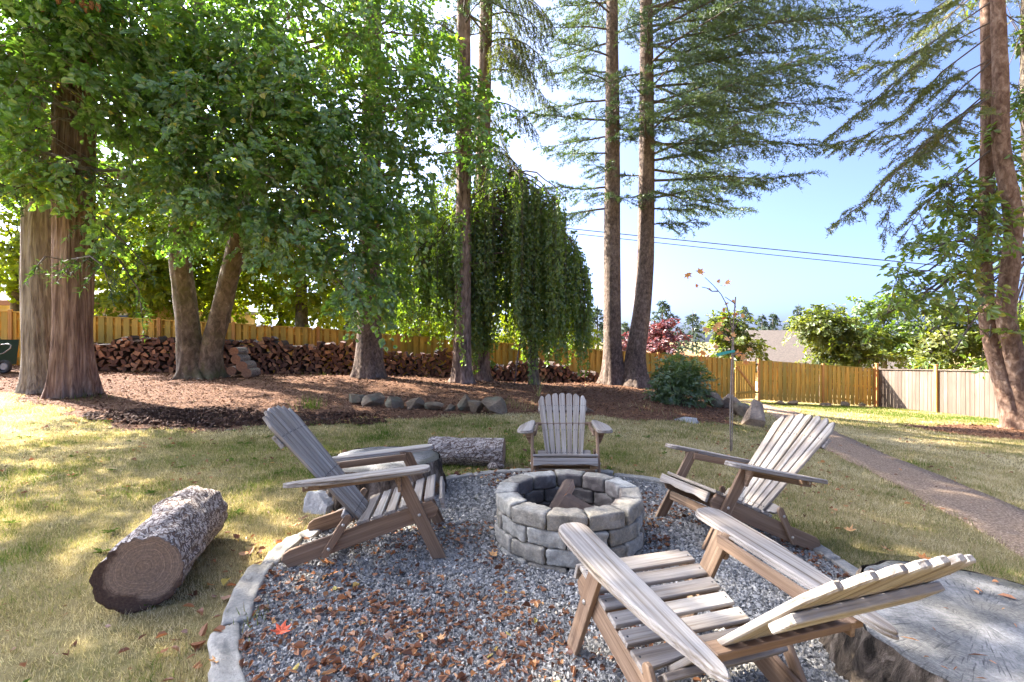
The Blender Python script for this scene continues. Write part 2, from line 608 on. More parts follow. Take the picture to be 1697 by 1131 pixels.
M['mulch'] = ground_mat('bark_mulch', [(2.0, [(0.3, (0.075, 0.037, 0.02)), (0.7, (0.19, 0.10, 0.06))], 1),
                                       (38, [(0.3, (0.025, 0.012, 0.007)), (0.5, (0.15, 0.076, 0.043)), (0.75, (0.36, 0.21, 0.13))], 0.65)], 0.05, 45)
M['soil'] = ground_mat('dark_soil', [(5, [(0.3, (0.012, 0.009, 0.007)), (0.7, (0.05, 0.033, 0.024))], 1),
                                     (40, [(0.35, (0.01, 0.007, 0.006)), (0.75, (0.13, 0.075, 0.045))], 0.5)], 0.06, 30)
M['path'] = ground_mat('exposed_aggregate', [(1.5, [(0.3, (0.15, 0.095, 0.06)), (0.7, (0.28, 0.19, 0.125))], 1),
                                             (55, [(0.34, (0.05, 0.035, 0.026)), (0.5, (0.24, 0.17, 0.12)), (0.68, (0.56, 0.45, 0.35))], 0.7)], 0.015, 110)
M['gravel_base'] = ground_mat('gravel_bed_base', [(60, [(0.3, (0.05, 0.05, 0.048)), (0.7, (0.22, 0.22, 0.21))], 1)], 0.02, 90)
M['gravel'] = attr_mat('gravel_stones', [(0.0, (0.075, 0.073, 0.069)), (0.35, (0.185, 0.18, 0.17)), (0.65, (0.31, 0.30, 0.283)), (0.9, (0.46, 0.445, 0.42)), (0.95, (0.56, 0.47, 0.36)), (1.0, (0.68, 0.64, 0.56))], 0.8, 0.3)
M['chips'] = attr_mat('mulch_chips', [(0.0, (0.035, 0.015, 0.008)), (0.5, (0.15, 0.072, 0.038)), (0.85, (0.29, 0.155, 0.085)), (1.0, (0.50, 0.35, 0.22))], 0.9)
M['fallen'] = leaf_mat('fallen_leaf_brown', [(0.0, (0.07, 0.03, 0.018)), (0.4, (0.19, 0.085, 0.045)), (0.7, (0.34, 0.155, 0.075)), (0.92, (0.50, 0.27, 0.12)), (1.0, (0.52, 0.42, 0.12))], 0.25, (1.3, 1.1, 0.8), 0.03)
M['leaf_orange'] = plain('orange_maple_leaf', (0.62, 0.24, 0.06), 0.7, 0, 30)
M['leaf_red'] = plain('red_maple_leaf', (0.58, 0.085, 0.02), 0.7, 0, 30)
M['leaf_tan'] = plain('tan_maple_leaf', (0.62, 0.33, 0.13), 0.7, 0, 30)
M['leaf_green'] = plain('small_green_weed', (0.10, 0.24, 0.05), 0.6, 0, 30)
M['log_end'] = None
M['bolt'] = plain('zinc_bolt', (0.45, 0.43, 0.40), 0.45, 0.8)
M['rubber'] = plain('black_rubber', (0.03, 0.03, 0.032), 0.8)
M['green_tub'] = plain('dark_green_plastic', (0.018, 0.06, 0.05), 0.5)
M['steel'] = plain('grey_tube_steel', (0.22, 0.22, 0.23), 0.5, 0.6)
M['wire'] = plain('black_cable', (0.02, 0.02, 0.025), 0.6)
M['yellow_wall'] = plain('pale_yellow_siding', (0.66, 0.50, 0.24), 0.8, 0, 3)
M['house_roof'] = plain('grey_shingle_roof', (0.30, 0.31, 0.34), 0.9, 0, 14)
M['tan_roof'] = plain('tan_shingle_roof', (0.115, 0.092, 0.076), 0.9, 0, 9)
M['trim'] = plain('brown_house_trim', (0.28, 0.12, 0.05), 0.7)
M['white_trim'] = plain('white_house_trim', (0.7, 0.7, 0.68), 0.6)
M['glass'] = plain('window_glass', (0.05, 0.07, 0.09), 0.1)
M['teal'] = plain('teal_ribbon', (0.03, 0.30, 0.27), 0.5)
M['cone'] = plain('brown_cone', (0.26, 0.12, 0.06), 0.8, 0, 40)
M['fire_end'] = plain('split_log_face', (0.34, 0.175, 0.10), 0.9, 0, 25)
M['fire_dark'] = plain('dark_log_face', (0.125, 0.06, 0.04), 0.9, 0, 25)
M['fire_bark'] = plain('firewood_bark', (0.055, 0.036, 0.027), 0.95, 0, 18)
M['pit_wood'] = wood_mat('fresh_split_wood', [(0.25, (0.42, 0.24, 0.14)), (0.5, (0.62, 0.40, 0.26)), (0.8, (0.74, 0.55, 0.40))], scale=18)


def ring_end_mat(name, core, rim, R, ringscale=1500, axis='X', crack=0.25, patch=None):
    """sawn end grain: fine rings, a stained rim of ragged width, radial checks"""
    m, nt, b, N, Lk = new_mat(name)
    co = texco(nt)
    mp = N.new('ShaderNodeMapping')
    mp.inputs['Scale'].default_value = (0.02, 1, 1) if axis == 'X' else (1, 1, 0.02)
    mp.inputs['Location'].default_value = (0, .10 * R, -.16 * R) if axis == 'X' else (.12 * R, -.1 * R, 0)
    Lk.new(co, mp.inputs[0])

    def math_(op, a_, b_=None, c_=None):
        k = N.new('ShaderNodeMath')
        k.operation = op
        for i_, v_ in enumerate((a_, b_, c_)):
            if v_ is None:
                continue
            if isinstance(v_, (int, float)):
                k.inputs[i_].default_value = v_
            else:
                Lk.new(v_, k.inputs[i_])
        return k.outputs[0]
    nz = noise_node(nt, 5, 3, 0.5, mp.outputs[0])
    vm = N.new('ShaderNodeVectorMath')
    vm.operation = 'LENGTH'
    Lk.new(mp.outputs[0], vm.inputs[0])
    rad = vm.outputs['Value']
    rw = math_('MULTIPLY_ADD', nz, 0.07 * R / .18, rad)
    rc = N.new('ShaderNodeCombineXYZ')
    Lk.new(math_('MULTIPLY', rw, ringscale), rc.inputs[0])
    rings = ramp(nt, [(.35, (0, 0, 0)), (.65, (1, 1, 1))], noise_node(nt, 1.0, 3, 0.6, rc.outputs[0]))
    col = mixc(nt, rings, tuple(c * .62 for c in core), tuple(min(1, c * 1.2) for c in core))
    blot = noise_node(nt, 9 * .18 / R, 5, 0.65, mp.outputs[0])
    if patch:
        col = mixc(nt, ramp(nt, [(0.44, (0, 0, 0)), (0.62, (1, 1, 1))], blot), col, patch)
    edge = math_('MULTIPLY_ADD', blot, 0.9 * R, rad)
    col = mixc(nt, ramp(nt, [(min(.98, 1.22 * R), (0, 0, 0)), (min(1.0, 1.38 * R), (1, 1, 1))], edge), col, rim)
    # checks: dark lines running out from the heart
    sp = N.new('ShaderNodeSeparateXYZ')
    Lk.new(mp.outputs[0], sp.inputs[0])
    p_, q_ = (sp.outputs[1], sp.outputs[2]) if axis == 'X' else (sp.outputs[0], sp.outputs[1])
    ang = math_('ARCTAN2', p_, q_)
    cx_ = N.new('ShaderNodeCombineXYZ')
    Lk.new(ang, cx_.inputs[0])
    Lk.new(math_('MULTIPLY', rad, 1.2 / R), cx_.inputs[1])
    cn = noise_node(nt, 7, 2, 0.5, cx_.outputs[0])
    ck = ramp(nt, [(0.0, (0, 0, 0)), (0.33, (0, 0, 0)), (0.30, (1, 1, 1))], cn)
    fine = noise_node(nt, 90, 4, 0.7, co)
    col = mixc(nt, 0.5, col, ramp(nt, [(0.3, (0.15, 0.15, 0.15)), (0.7, (0.8, 0.8, 0.8))], fine), 'OVERLAY')
    lines = noise_node(nt, 34, 3, 0.6, cx_.outputs[0], (1, .12, 1))
    col = mixc(nt, ramp(nt, [(0.34, (crack, crack, crack)), (0.44, (0, 0, 0))], lines), col, tuple(c * .35 for c in core))
    Lk.new(col, b.inputs['Base Color'])
    b.inputs['Roughness'].default_value = 0.88
    b.inputs['Specular IOR Level'].default_value = 0.15
    bump(nt, math_('ADD', rings, math_('MULTIPLY', lines, 2.0)), 0.5, 0.004, b)
    return m


M['log_end'] = ring_end_mat('sawn_log_end', (0.33, 0.22, 0.145), (0.075, 0.043, 0.03), .185, 150)
M['stump_top'] = ring_end_mat('weathered_stump_top', (0.135, 0.128, 0.115), (0.11, 0.10, 0.07), .58, 170, 'Z', 0.9, (0.25, 0.24, 0.225))


def scaly_bark(name, plate, crack, scale):
    m, nt, b, N, Lk = new_mat(name)
    co = texco(nt)
    mp = N.new('ShaderNodeMapping')
    mp.inputs['Scale'].default_value = (0.55, 1, 1)
    Lk.new(co, mp.inputs[0])
    v = N.new('ShaderNodeTexVoronoi')
    v.feature = 'DISTANCE_TO_EDGE'
    v.inputs['Scale'].default_value = scale
    v.inputs['Randomness'].default_value = 1
    wob = noise_node(nt, 14, 3, 0.6, co)
    ad = N.new('ShaderNodeVectorMath')
    ad.operation = 'MULTIPLY_ADD'
    Lk.new(wob, ad.inputs[0])
    ad.inputs[1].default_value = (0.16, 0.16, 0.16)
    Lk.new(mp.outputs[0], ad.inputs[2])
    Lk.new(ad.outputs[0], v.inputs['Vector'])
    g = noise_node(nt, 35, 4, 0.7, co)
    pc = ramp(nt, [(0.3, tuple(c * .6 for c in plate)), (0.65, plate), (0.85, tuple(min(.8, c * 1.35) for c in plate))], g)
    f = ramp(nt, [(0.03, (0, 0, 0)), (0.13, (1, 1, 1))], v.outputs['Distance'])
    Lk.new(mixc(nt, f, crack, pc), b.inputs['Base Color'])
    b.inputs['Roughness'].default_value = 0.95
    b.inputs['Specular IOR Level'].default_value = 0.15
    bump(nt, f, 1.0, 0.012, b)
    return m


M['log_bark'] = scaly_bark('plated_log_bark', (0.52, 0.46, 0.42), (0.14, 0.09, 0.065), 32)
M['log_bark_dark'] = bark_mat('stump_bark', [(0.36, (0.02, 0.016, 0.012)), (0.52, (0.12, 0.095, 0.075)), (0.72, (0.34, 0.285, 0.24))], 14, 6, bdist=0.06)

# ------------------------------------------------------------------ terrain
CTRL = [(.36, 2.95, 0), (-1.3, 2.95, 0), (.36, 4.6, 0), (.36, 1.3, 0), (-.8, 4.1, 0), (1.5, 4.1, -.03), (1.5, 1.8, -.03), (-.8, 1.8, 0), (2.05, 3.3, -.12), (0.36, 0, 0), (-2, 0, 0), (3, 0, -.15),
        (-1.8, 2.3, 0), (-3, 2, 0), (-4, 4, 0.0), (-6, 5, .05), (-1, 6, 0), (-7, 7.4, .12), (-9, 9.2, .25), (-8.1, 11.95, .36), (-3.85, 12.6, .33), (-1.3, 12.4, .20), (.6, 13.1, .08), (3.3, 14.2, -.02),
        (-14.5, 13.2, .62), (-6.2, 15, .22), (1.1, 16.5, -.30), (9.1, 18.2, -1.05), (15.2, 19.5, -1.42), (15.9, 14.5, -1.2), (-11.7, 12.9, .52), (-6.4, 14.1, .31), (-1, 15.3, .0), (2.9, 15.8, -.15),
        (-2.9, 8.6, .06), (0, 8.3, .03), (2, 8.2, -.06), (4, 11.2, -.2), (4.7, 9.1, -.34), (2.88, 6.14, -.14), (8.2, 15.5, -.85), (7.3, 10.5, -.58), (8.3, 7.5, -.58), (12.4, 11.5, -.86), (5.0, 6, -.36),
        (4, 4, -.28), (6, 4, -.42), (3, 2, -.18), (5, 2, -.32), (12, 16, -1.12), (9, 4, -.55), (14, 6, -.8), (-12, 6, .2), (-12, 2, .1), (-9, 3, .06), (17, 9, -1.1),
        (0, 24, -.8), (14, 26, -1.8), (-16, 22, .4), (24, 20, -1.9), (30, 40, -2.6), (0, 45, -1.6), (-30, 45, .2), (-25, 15, .8), (25, 5, -1.4), (-20, 0, .3), (0, -5, 0), (20, -4, -1)]
CT = np.array(CTRL, float)


def _tps(r2):
    return np.where(r2 > 0, r2 * np.log(np.maximum(r2, 1e-12)), 0)


_d = ((CT[:, None, :2] - CT[None, :, :2]) ** 2).sum(-1)
_K = _tps(_d) + np.eye(len(CT)) * 0.05
_Pm = np.c_[np.ones(len(CT)), CT[:, :2]]
_A = np.zeros((len(CT) + 3,) * 2)
_A[:len(CT), :len(CT)] = _K
_A[:len(CT), len(CT):] = _Pm
_A[len(CT):, :len(CT)] = _Pm.T
_w = np.linalg.solve(_A, np.r_[CT[:, 2], 0, 0, 0])


def gz(x, y):
    x = np.atleast_1d(np.asarray(x, float))
    y = np.atleast_1d(np.asarray(y, float))
    out = np.empty(x.size)
    xf, yf = x.ravel(), y.ravel()
    for s in range(0, x.size, 40000):
        xs, ys = xf[s:s + 40000], yf[s:s + 40000]
        r2 = (xs[:, None] - CT[None, :, 0]) ** 2 + (ys[:, None] - CT[None, :, 1]) ** 2
        out[s:s + 40000] = _tps(r2) @ _w[:len(CT)] + _w[-3] + _w[-2] * xs + _w[-1] * ys
    # even out the gravel bed
    r = np.hypot(xf - .36, yf - 2.95)
    k = np.clip((1.9 - r) / 0.7, 0, 1)
    flat = np.where(xf > 1.2, -0.10 * np.clip((xf - 1.2) / .9, 0, 1), 0)
    out = out * (1 - k) + flat * k
    return out.reshape(x.shape)


def g1(x, y):
    return float(gz(x, y)[0])


MU = np.array([(-40, 9.6), (-10.2, 9.2), (-8.0, 8.3), (-6.8, 7.5), (-5.4, 6.9), (-3.9, 6.85), (-2.9, 7.1), (-2.5, 8.1), (-1, 8.0), (0, 8.0), (1.67, 8.35), (3.1, 8.7), (4.3, 9.3), (5.9, 12.2), (7.3, 15.5), (8.2, 18.4)])


def mulchness(x, y):
    """>0 inside the mulch bed"""
    e = np.interp(x, MU[:, 0], MU[:, 1])
    m = np.where(x < 8.3, y - e, -9)
    p = 1.0 - np.hypot((x - 12.6) / 3.0, (y - 10.7) / 1.25)
    n = fbm(np.c_[x * .9, y * .9, 0 * x], 5, 3) * 0.45
    return np.maximum(m * 1.0 + n, p * 1.5 + n)


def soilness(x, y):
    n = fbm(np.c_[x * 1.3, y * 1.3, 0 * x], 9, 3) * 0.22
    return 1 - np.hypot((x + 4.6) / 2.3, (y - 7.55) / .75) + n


PATHC = np.array([(9.15, 18.1), (8.75, 16.5), (8.1, 14.6), (7.3, 12.6), (6.45, 10.6), (5.75, 8.7), (5.32, 7.4), (4.95, 6.0), (4.55, 4.5), (4.15, 3.2), (3.75, 2.0), (3.3, .8), (3.0, 0)])


def path_off(x, y):
    xc = np.interp(y, PATHC[::-1, 1], PATHC[::-1, 0])
    return np.abs(x - xc)


def bulge(x, y):
    """the bed swells a little towards its near corner"""
    a_ = np.arctan2(y - 2.95, x - .36)
    return .15 * np.exp(-(((a_ + math.radians(142) + np.pi) % (2 * np.pi) - np.pi) / math.radians(34)) ** 2)


def in_gravel(x, y, r=1.66):
    return np.hypot(x - .36, y - 2.95) < r + bulge(x, y)


def grid_mesh(name, xs, ys, keep, mat, dz=0.0, rough=0.0):
    X, Y = np.meshgrid(xs, ys)
    Z = gz(X, Y) + dz
    if rough:
        P = np.c_[X.ravel() * 7, Y.ravel() * 7, np.zeros(X.size)]
        Z = Z + (fbm(P, 3, 3) * rough).reshape(X.shape)
    nx, ny = len(xs), len(ys)
    i = np.arange(ny - 1)[:, None] * nx + np.arange(nx - 1)[None, :]
    F = np.stack([i, i + 1, i + 1 + nx, i + nx], -1).reshape(-1, 4)
    cx = (X[:-1, :-1] + X[1:, 1:]).ravel() / 2
    cyy = (Y[:-1, :-1] + Y[1:, 1:]).ravel() / 2
    F = F[keep(cx, cyy)]
    V = np.c_[X.ravel(), Y.ravel(), Z.ravel()]
    used = np.unique(F)
    mp = np.zeros(len(V), int)
    mp[used] = np.arange(len(used))
    return make_mesh(name, V[used], mp[F], [mat], smooth=True)


NX = np.arange(-17, 17.01, .1)
NY = np.arange(-1.0, 20.51, .1)
o = structure(add('lawn', grid_mesh('lawn', NX, NY, lambda x, y: (mulchness(x, y) <= 0), M['lawn'], 0, .008)))
o = structure(add('mulch_bed', grid_mesh('mulch_bed', NX, NY, lambda x, y: (mulchness(x, y) > 0) & (soilness(x, y) <= 0), M['mulch'], 0, .02)))
o = structure(add('soil_patch', grid_mesh('soil_patch', NX, NY, lambda x, y: (mulchness(x, y) > 0) & (soilness(x, y) > 0), M['soil'], 0, .03)))

# the land beyond the garden, out to the horizon
ox = np.r_[-1500, -700, -350, -180, -100, -60, np.arange(-40, -17, 2.0), NX[0], NX[0] + .0005, np.linspace(-15, 15, 16), NX[-1] - .0005, NX[-1], np.arange(19, 41, 2.0), 60, 100, 180, 350, 700, 1500]
ox = np.unique(np.round(ox, 4))
oy = np.r_[-1500, -400, -100, -40, -20, -8, NY[0], np.linspace(1, 19, 10), NY[-1], np.arange(22, 46, 2.0), 60, 90, 140, 250, 500, 1500]
oy = np.unique(np.round(oy, 4))
X, Y = np.meshgrid(ox, oy)
Zc = gz(np.clip(X, -40, 40), np.clip(Y, -8, 46))
dd = np.maximum(np.maximum(np.abs(X) - 40, 0), np.maximum(np.maximum(Y - 46, 0), np.maximum(-8 - Y, 0)))
k = np.clip(dd / 60, 0, 1)
Z = Zc * (1 - k) + (-2.4) * k
nx = len(ox)
i = np.arange(len(oy) - 1)[:, None] * nx + np.arange(nx - 1)[None, :]
F = np.stack([i, i + 1, i + 1 + nx, i + nx], -1).reshape(-1, 4)
cx = ((X[:-1, :-1] + X[1:, 1:]) / 2).ravel()
cyy = ((Y[:-1, :-1] + Y[1:, 1:]) / 2).ravel()
F = F[~((np.abs(cx) < 17) & (cyy > NY[0]) & (cyy < NY[-1]))]
structure(add('ground', make_mesh('ground', np.c_[X.ravel(), Y.ravel(), Z.ravel()], F, [M['lawn']], smooth=True)))

# aggregate path: a thin slab winding down to the gate
t = np.linspace(0, 1, 140)
cl = np.cumsum(np.r_[0, np.hypot(*np.diff(PATHC, axis=0).T)])
pc = np.c_[np.interp(t * cl[-1], cl, PATHC[:, 0]), np.interp(t * cl[-1], cl, PATHC[:, 1])]
for _ in range(6):
    pc[1:-1] = (pc[:-2] + pc[1:-1] * 2 + pc[2:]) / 4
tg = norm(np.gradient(pc, axis=0))
sd = np.c_[-tg[:, 1], tg[:, 0]]
cols = []
offs = [-.46, -.44, -.22, 0, .22, .44, .46]
for oi_, of in enumerate(offs):
    wob = (vnoise(np.c_[t * 60, np.full_like(t, oi_ > 3), 0 * t], 4) * .035) if abs(of) > .3 else 0
    p = pc + sd * (of + wob)[:, None] if not np.isscalar(wob) else pc + sd * of
    cols.append(np.c_[p, gz(p[:, 0], p[:, 1]) + (-.03 if abs(of) > .45 else .022)])
Vp = np.stack(cols, 1).reshape(-1, 3)
i = np.arange(len(t) - 1)[:, None] * 7 + np.arange(6)[None, :]
Fp = np.stack([i, i + 1, i + 8, i + 7], -1).reshape(-1, 4)[:, ::-1]
structure(add('path', make_mesh('path', Vp, Fp, [M['path']], smooth=True)))

# gravel bed: base disc and loose stones
GC = (.36, 2.95)
rr = np.linspace(0, 1.72, 24)
th = np.linspace(0, 2 * np.pi, 72, endpoint=False)
Vg = [(GC[0] + r * math.cos(a), GC[1] + r * math.sin(a)) for r in rr[1:] for a in th]
Vg = np.array([GC] + Vg)
Vg[1:] += (Vg[1:] - GC) / 1.72 * bulge(Vg[1:, 0], Vg[1:, 1])[:, None]
Vg = np.c_[Vg, gz(Vg[:, 0], Vg[:, 1]) + .012]
q = []
for a in range(22):
    j = np.arange(72)
    k_ = (j + 1) % 72
    q.append(np.stack([1 + a * 72 + j, 1 + (a + 1) * 72 + j, 1 + (a + 1) * 72 + k_, 1 + a * 72 + k_], 1))
tri = np.stack([np.zeros(72, int), 1 + np.arange(72), 1 + (np.arange(72) + 1) % 72], 1)
structure(add('gravel_bed', make_mesh('gravel_bed', Vg, [np.concatenate(q), tri], [M['gravel_base']], smooth=True)))


def ico():
    p = (1 + 5 ** .5) / 2
    v = norm(np.array([(-1, p, 0), (1, p, 0), (-1, -p, 0), (1, -p, 0), (0, -1, p), (0, 1, p), (0, -1, -p), (0, 1, -p), (p, 0, -1), (p, 0, 1), (-p, 0, -1), (-p, 0, 1)], float))
    f = np.array([(0, 11, 5), (0, 5, 1), (0, 1, 7), (0, 7, 10), (0, 10, 11), (1, 5, 9), (5, 11, 4), (11, 10, 2), (10, 7, 6), (7, 1, 8), (3, 9, 4), (3, 4, 2), (3, 2, 6), (3, 6, 8), (3, 8, 9), (4, 9, 5), (2, 4, 11), (6, 2, 10), (8, 6, 7), (9, 8, 1)])
    return v, f


def pebbles(x, y, size, dz, rnd, flat=.6):
    """faceted stones: crushed wedge shapes, 6 triangles each"""
    N_ = len(x)
    c = np.array([(-1, -1, -.6), (1, -1, -.6), (1, 1, -.6), (-1, 1, -.6), (-.45, 0, 1), (.45, 0, 1)], float)
    V = c[None] + RNG.uniform(-.38, .38, (N_, 6, 3))
    V[:, 4:, 1] += RNG.uniform(-.5, .5, (N_, 1))
    V *= np.stack([size * .5 * RNG.uniform(.8, 1.35, N_), size * .5 * RNG.uniform(.6, 1, N_), size * .5 * flat * RNG.uniform(.6, 1.1, N_)], 1)[:, None, :]
    # random rotation
    a, b = RNG.uniform(0, 2 * np.pi, N_), RNG.normal(0, .5, N_)
    ca, sa, cb, sb = np.cos(a), np.sin(a), np.cos(b), np.sin(b)
    X_, Y_, Z_ = V[..., 0], V[..., 1], V[..., 2]
    X2, Z2 = X_ * cb[:, None] + Z_ * sb[:, None], -X_ * sb[:, None] + Z_ * cb[:, None]
    X3, Y3 = X2 * ca[:, None] - Y_ * sa[:, None], X2 * sa[:, None] + Y_ * ca[:, None]
    V = np.stack([X3 + x[:, None], Y3 + y[:, None], Z2 + dz[:, None]], -1).reshape(-1, 3)
    k6 = np.arange(N_)[:, None, None] * 6
    F_ = [(k6 + np.array([(0, 1, 5, 4), (2, 3, 4, 5)])[None]).reshape(-1, 4), (k6 + np.array([(1, 2, 5), (3, 0, 4)])[None]).reshape(-1, 3)]
    return V, F_, np.repeat(rnd, 6)


def scatter(n, x0, x1, y0, y1, keep):
    x, y = RNG.uniform(x0, x1, n), RNG.uniform(y0, y1, n)
    k_ = keep(x, y)
    return x[k_], y[k_]


# only what the picture can see of the bed: y > 1.2, and denser near the camera
gk = lambda x, y: in_gravel(x, y, 1.67) & (np.abs(x - .1) < 1.2 * y) & (np.hypot(x - .374, y - 3.08) > .44)
gmb = MB()
for n_, ya, yb, s0, s1 in ((62000, 1.15, 2.1, .008, .019), (36000, 2.1, 2.9, .010, .022), (26000, 2.9, 4.7, .014, .028)):
    gx, gy = scatter(n_, -1.5, 2.1, ya, yb, gk)
    V, F, R = pebbles(gx, gy, RNG.uniform(s0, s1, len(gx)), gz(gx, gy) + .013 + RNG.uniform(-.002, .008, len(gx)),
                      np.clip(RNG.beta(2, 2.2, len(gx)) + vnoise(np.c_[gx * 3, gy * 3, gx * 0], 2) * .1, 0, 1), .75)
    gmb.put(V, F, R)
o = stuff(add('gravel', gmb.mesh('gravel', [M['gravel']])), 'loose crushed blue-grey gravel around the fire pit')

# ------------------------------------------------------------------ fire pit
PIT = (.374, 3.08)


def soft_block(n, size, seed, noise=.006, bevel=.018):
    """rounded, tumbled block: subdivided cube pushed in at its edges; size = full extents"""
    g = np.linspace(-1, 1, n)
    V, F = [], []
    base = 0
    for ax in range(3):
        for s in (-1, 1):
            a, b = np.meshgrid(g, g)
            p = np.zeros((n * n, 3))
            p[:, ax] = s
            p[:, (ax + 1) % 3] = a.ravel()
            p[:, (ax + 2) % 3] = b.ravel() * s
            V.append(p)
            i = np.arange(n - 1)[:, None] * n + np.arange(n - 1)[None, :]
            F.append((np.stack([i, i + 1, i + 1 + n, i + n], -1).reshape(-1, 4)) + base)
            base += n * n
    V, F = np.concatenate(V), np.concatenate(F)
    key = np.round(V * 1000).astype(int)
    _, idx, inv = np.unique(key, axis=0, return_index=True, return_inverse=True)
    inv = inv.ravel()
    V, F = V[idx], inv[F]
    h = np.asarray(size) / 2
    P = V * h
    core = np.sign(P) * np.minimum(np.abs(P), h - bevel)
    dlt = P - core
    P = core + norm(dlt) * np.minimum(np.linalg.norm(dlt, axis=1, keepdims=True), bevel)
    nn = norm(P / h)
    P = P + nn * (fbm(P * 22 + seed * 3.7, seed, 3)[:, None] * noise)
    return P, F


pit = thing('fire_pit', 'round fire pit of stacked grey concrete blocks in the gravel', 'fire pit', (PIT[0], PIT[1], 0))
NB, RO, TH, HC = 12, .47, .135, .1
for c in range(4):
    for kx in range(NB):
        seed = c * 20 + kx
        P, F = soft_block(11, (2 * math.pi * RO / NB - .008, TH, HC - .004), seed, .008, .012)
        # trapezoid plan: narrower towards the middle (local -Y is outside)
        wdt = np.interp(P[:, 1], [-TH / 2, TH / 2], [1.0, (RO - TH) / RO])
        P[:, 0] *= wdt
        me = make_mesh('block', P, F, [M['block']], smooth=True)
        a = (kx + (0.5 if c % 2 else 0) + .25) * 2 * math.pi / NB + random.uniform(-.012, .012)
        rr_ = RO - TH / 2 + random.uniform(-.006, .006)
        ro = Matrix.Translation((rr_ * math.cos(a), rr_ * math.sin(a), -.06 + c * HC + HC / 2)) @ Matrix.Rotation(a + math.pi / 2 + random.uniform(-.03, .03), 4, 'Z') @ Matrix.Rotation(random.uniform(-.015, .015), 4, 'X')
        add('block', me, pit, mat=ro)


def split_log(L, W, H, seed, mats):
    """wedge of split firewood, axis X; slot 0 = faces, 1 = bark, 2 = ends"""
    r = random.Random(seed)
    n = 7
    ang = r.choice([(0, 1.7), (0, 2.2), (0, 1.4)])
    arc = [(math.cos(a), math.sin(a)) for a in np.linspace(ang[0], ang[1], n - 3)]
    out = [(r.uniform(-.25, .1), r.uniform(-.35, -.1))] + [(x * r.uniform(.9, 1.05), y * r.uniform(.9, 1.05)) for x, y in arc]
    o_ = np.array(out)
    o_ -= (o_.min(0) + o_.max(0)) / 2
    o_ /= (o_.max(0) - o_.min(0))
    o_ *= (W, H)
    k_ = len(o_)
    ends = []
    V = []
    for x in (-.5, -.48, .48, .5):
        s = .93 if abs(x) == .5 else 1
        V.append(np.c_[np.full(k_, x * L), o_ * s + np.array([r.uniform(-.004, .004), r.uniform(-.004, .004)])])
    V = np.concatenate(V)
    j = np.arange(k_)
    kk = (j + 1) % k_
    Q = np.concatenate([np.stack([i * k_ + j, i * k_ + kk, (i + 1) * k_ + kk, (i + 1) * k_ + j], 1) for i in range(3)])
    mi = np.tile(np.where((j == 0) | (j == k_ - 1), 0, 1), 3)
    F = [Q, j[::-1][None].copy(), (j + 3 * k_)[None]]
    return make_mesh('firewood', V, F, mats, fmat=np.r_[mi, 2, 2])


pw = [M['pit_wood'], M['fire_bark'], M['pit_wood']]
for lab, p, q, W, H, sd_ in (('pale split log leaning against the inside of the fire pit', (.20, 3.02, .10), (.40, 3.30, .315), .10, .085, 3),
                             ('orange-brown split log lying flat across the fire pit', (.66, 2.86, .13), (.34, 3.10, .255), .13, .09, 4),
                             ('short dark split log at the bottom of the fire pit', (.16, 2.92, .09), (.50, 2.98, .10), .09, .07, 6)):
    L_ = float(np.linalg.norm(np.subtract(q, p)))
    tag(add('split_log', split_log(L_, W, H, sd_, pw), mat=along(p, q)), lab, 'log')
# ash bed in the pit
th = np.linspace(0, 2 * np.pi, 32, endpoint=False)
Va = np.array([(PIT[0], PIT[1], .05)] + [(PIT[0] + r * math.cos(a), PIT[1] + r * math.sin(a), .045 + .01 * math.sin(5 * a)) for r in (.2, .36) for a in th])
Fa = [np.stack([np.zeros(32, int), 1 + np.arange(32), 1 + (np.arange(32) + 1) % 32], 1),
      np.stack([1 + np.arange(32), 33 + np.arange(32), 33 + (np.arange(32) + 1) % 32, 1 + (np.arange(32) + 1) % 32], 1)]
stuff(add('ash', make_mesh('ash', Va, Fa, [M['soil']], smooth=True)), 'dark ash and soil on the floor of the fire pit')

# ------------------------------------------------------------------ adirondack chairs
CH_MESH = {}


def cmesh(key, fn, mat):
    if key not in CH_MESH:
        V, F = fn()
        CH_MESH[key] = make_mesh(key.split('#')[0], V, F, [mat])
    return CH_MESH[key]


def arc_board(L, W, T):
    """long board with round ends"""
    r = W / 2
    a = np.linspace(-np.pi / 2, np.pi / 2, 7)
    out = [(L / 2 - r + r * math.cos(t_), r * math.sin(t_)) for t_ in a] + [(-L / 2 + r - r * math.cos(t_), -r * math.sin(t_)) for t_ in a]
    return prism(out, T, .003)


def arm_outline(side):
    """X: 0 at the front tip to -0.83 at the rear; inner edge at y=0, outer edge towards +y*side"""
    xs = np.r_[0, .004, .012, .025, .045, .07, np.linspace(.12, .93, 12), .96, .985, 1]
    w = np.interp(xs, [0, .12, .42, .7, 1], [.128, .134, .134, .105, .05])
    inner, outer = [], []
    for s_, ww in zip(xs, w):
        x = -.83 * s_
        rnd_ = 0.0
        if s_ < .07:
            rnd_ = .05 * (1 - math.sqrt(max(0, 1 - (1 - s_ / .07) ** 2)))
        if s_ > .95:
            rnd_ = .015 * ((s_ - .95) / .05) ** 2
        inner.append((x, .0 + rnd_ + .012 * max(0, (s_ - .5) * 2) ** 2))
        outer.append((x, ww - rnd_))
    o_ = np.array(outer + inner[::-1])
    if side < 0:
        o_ = (o_ * (1, -1))[::-1]
    return o_


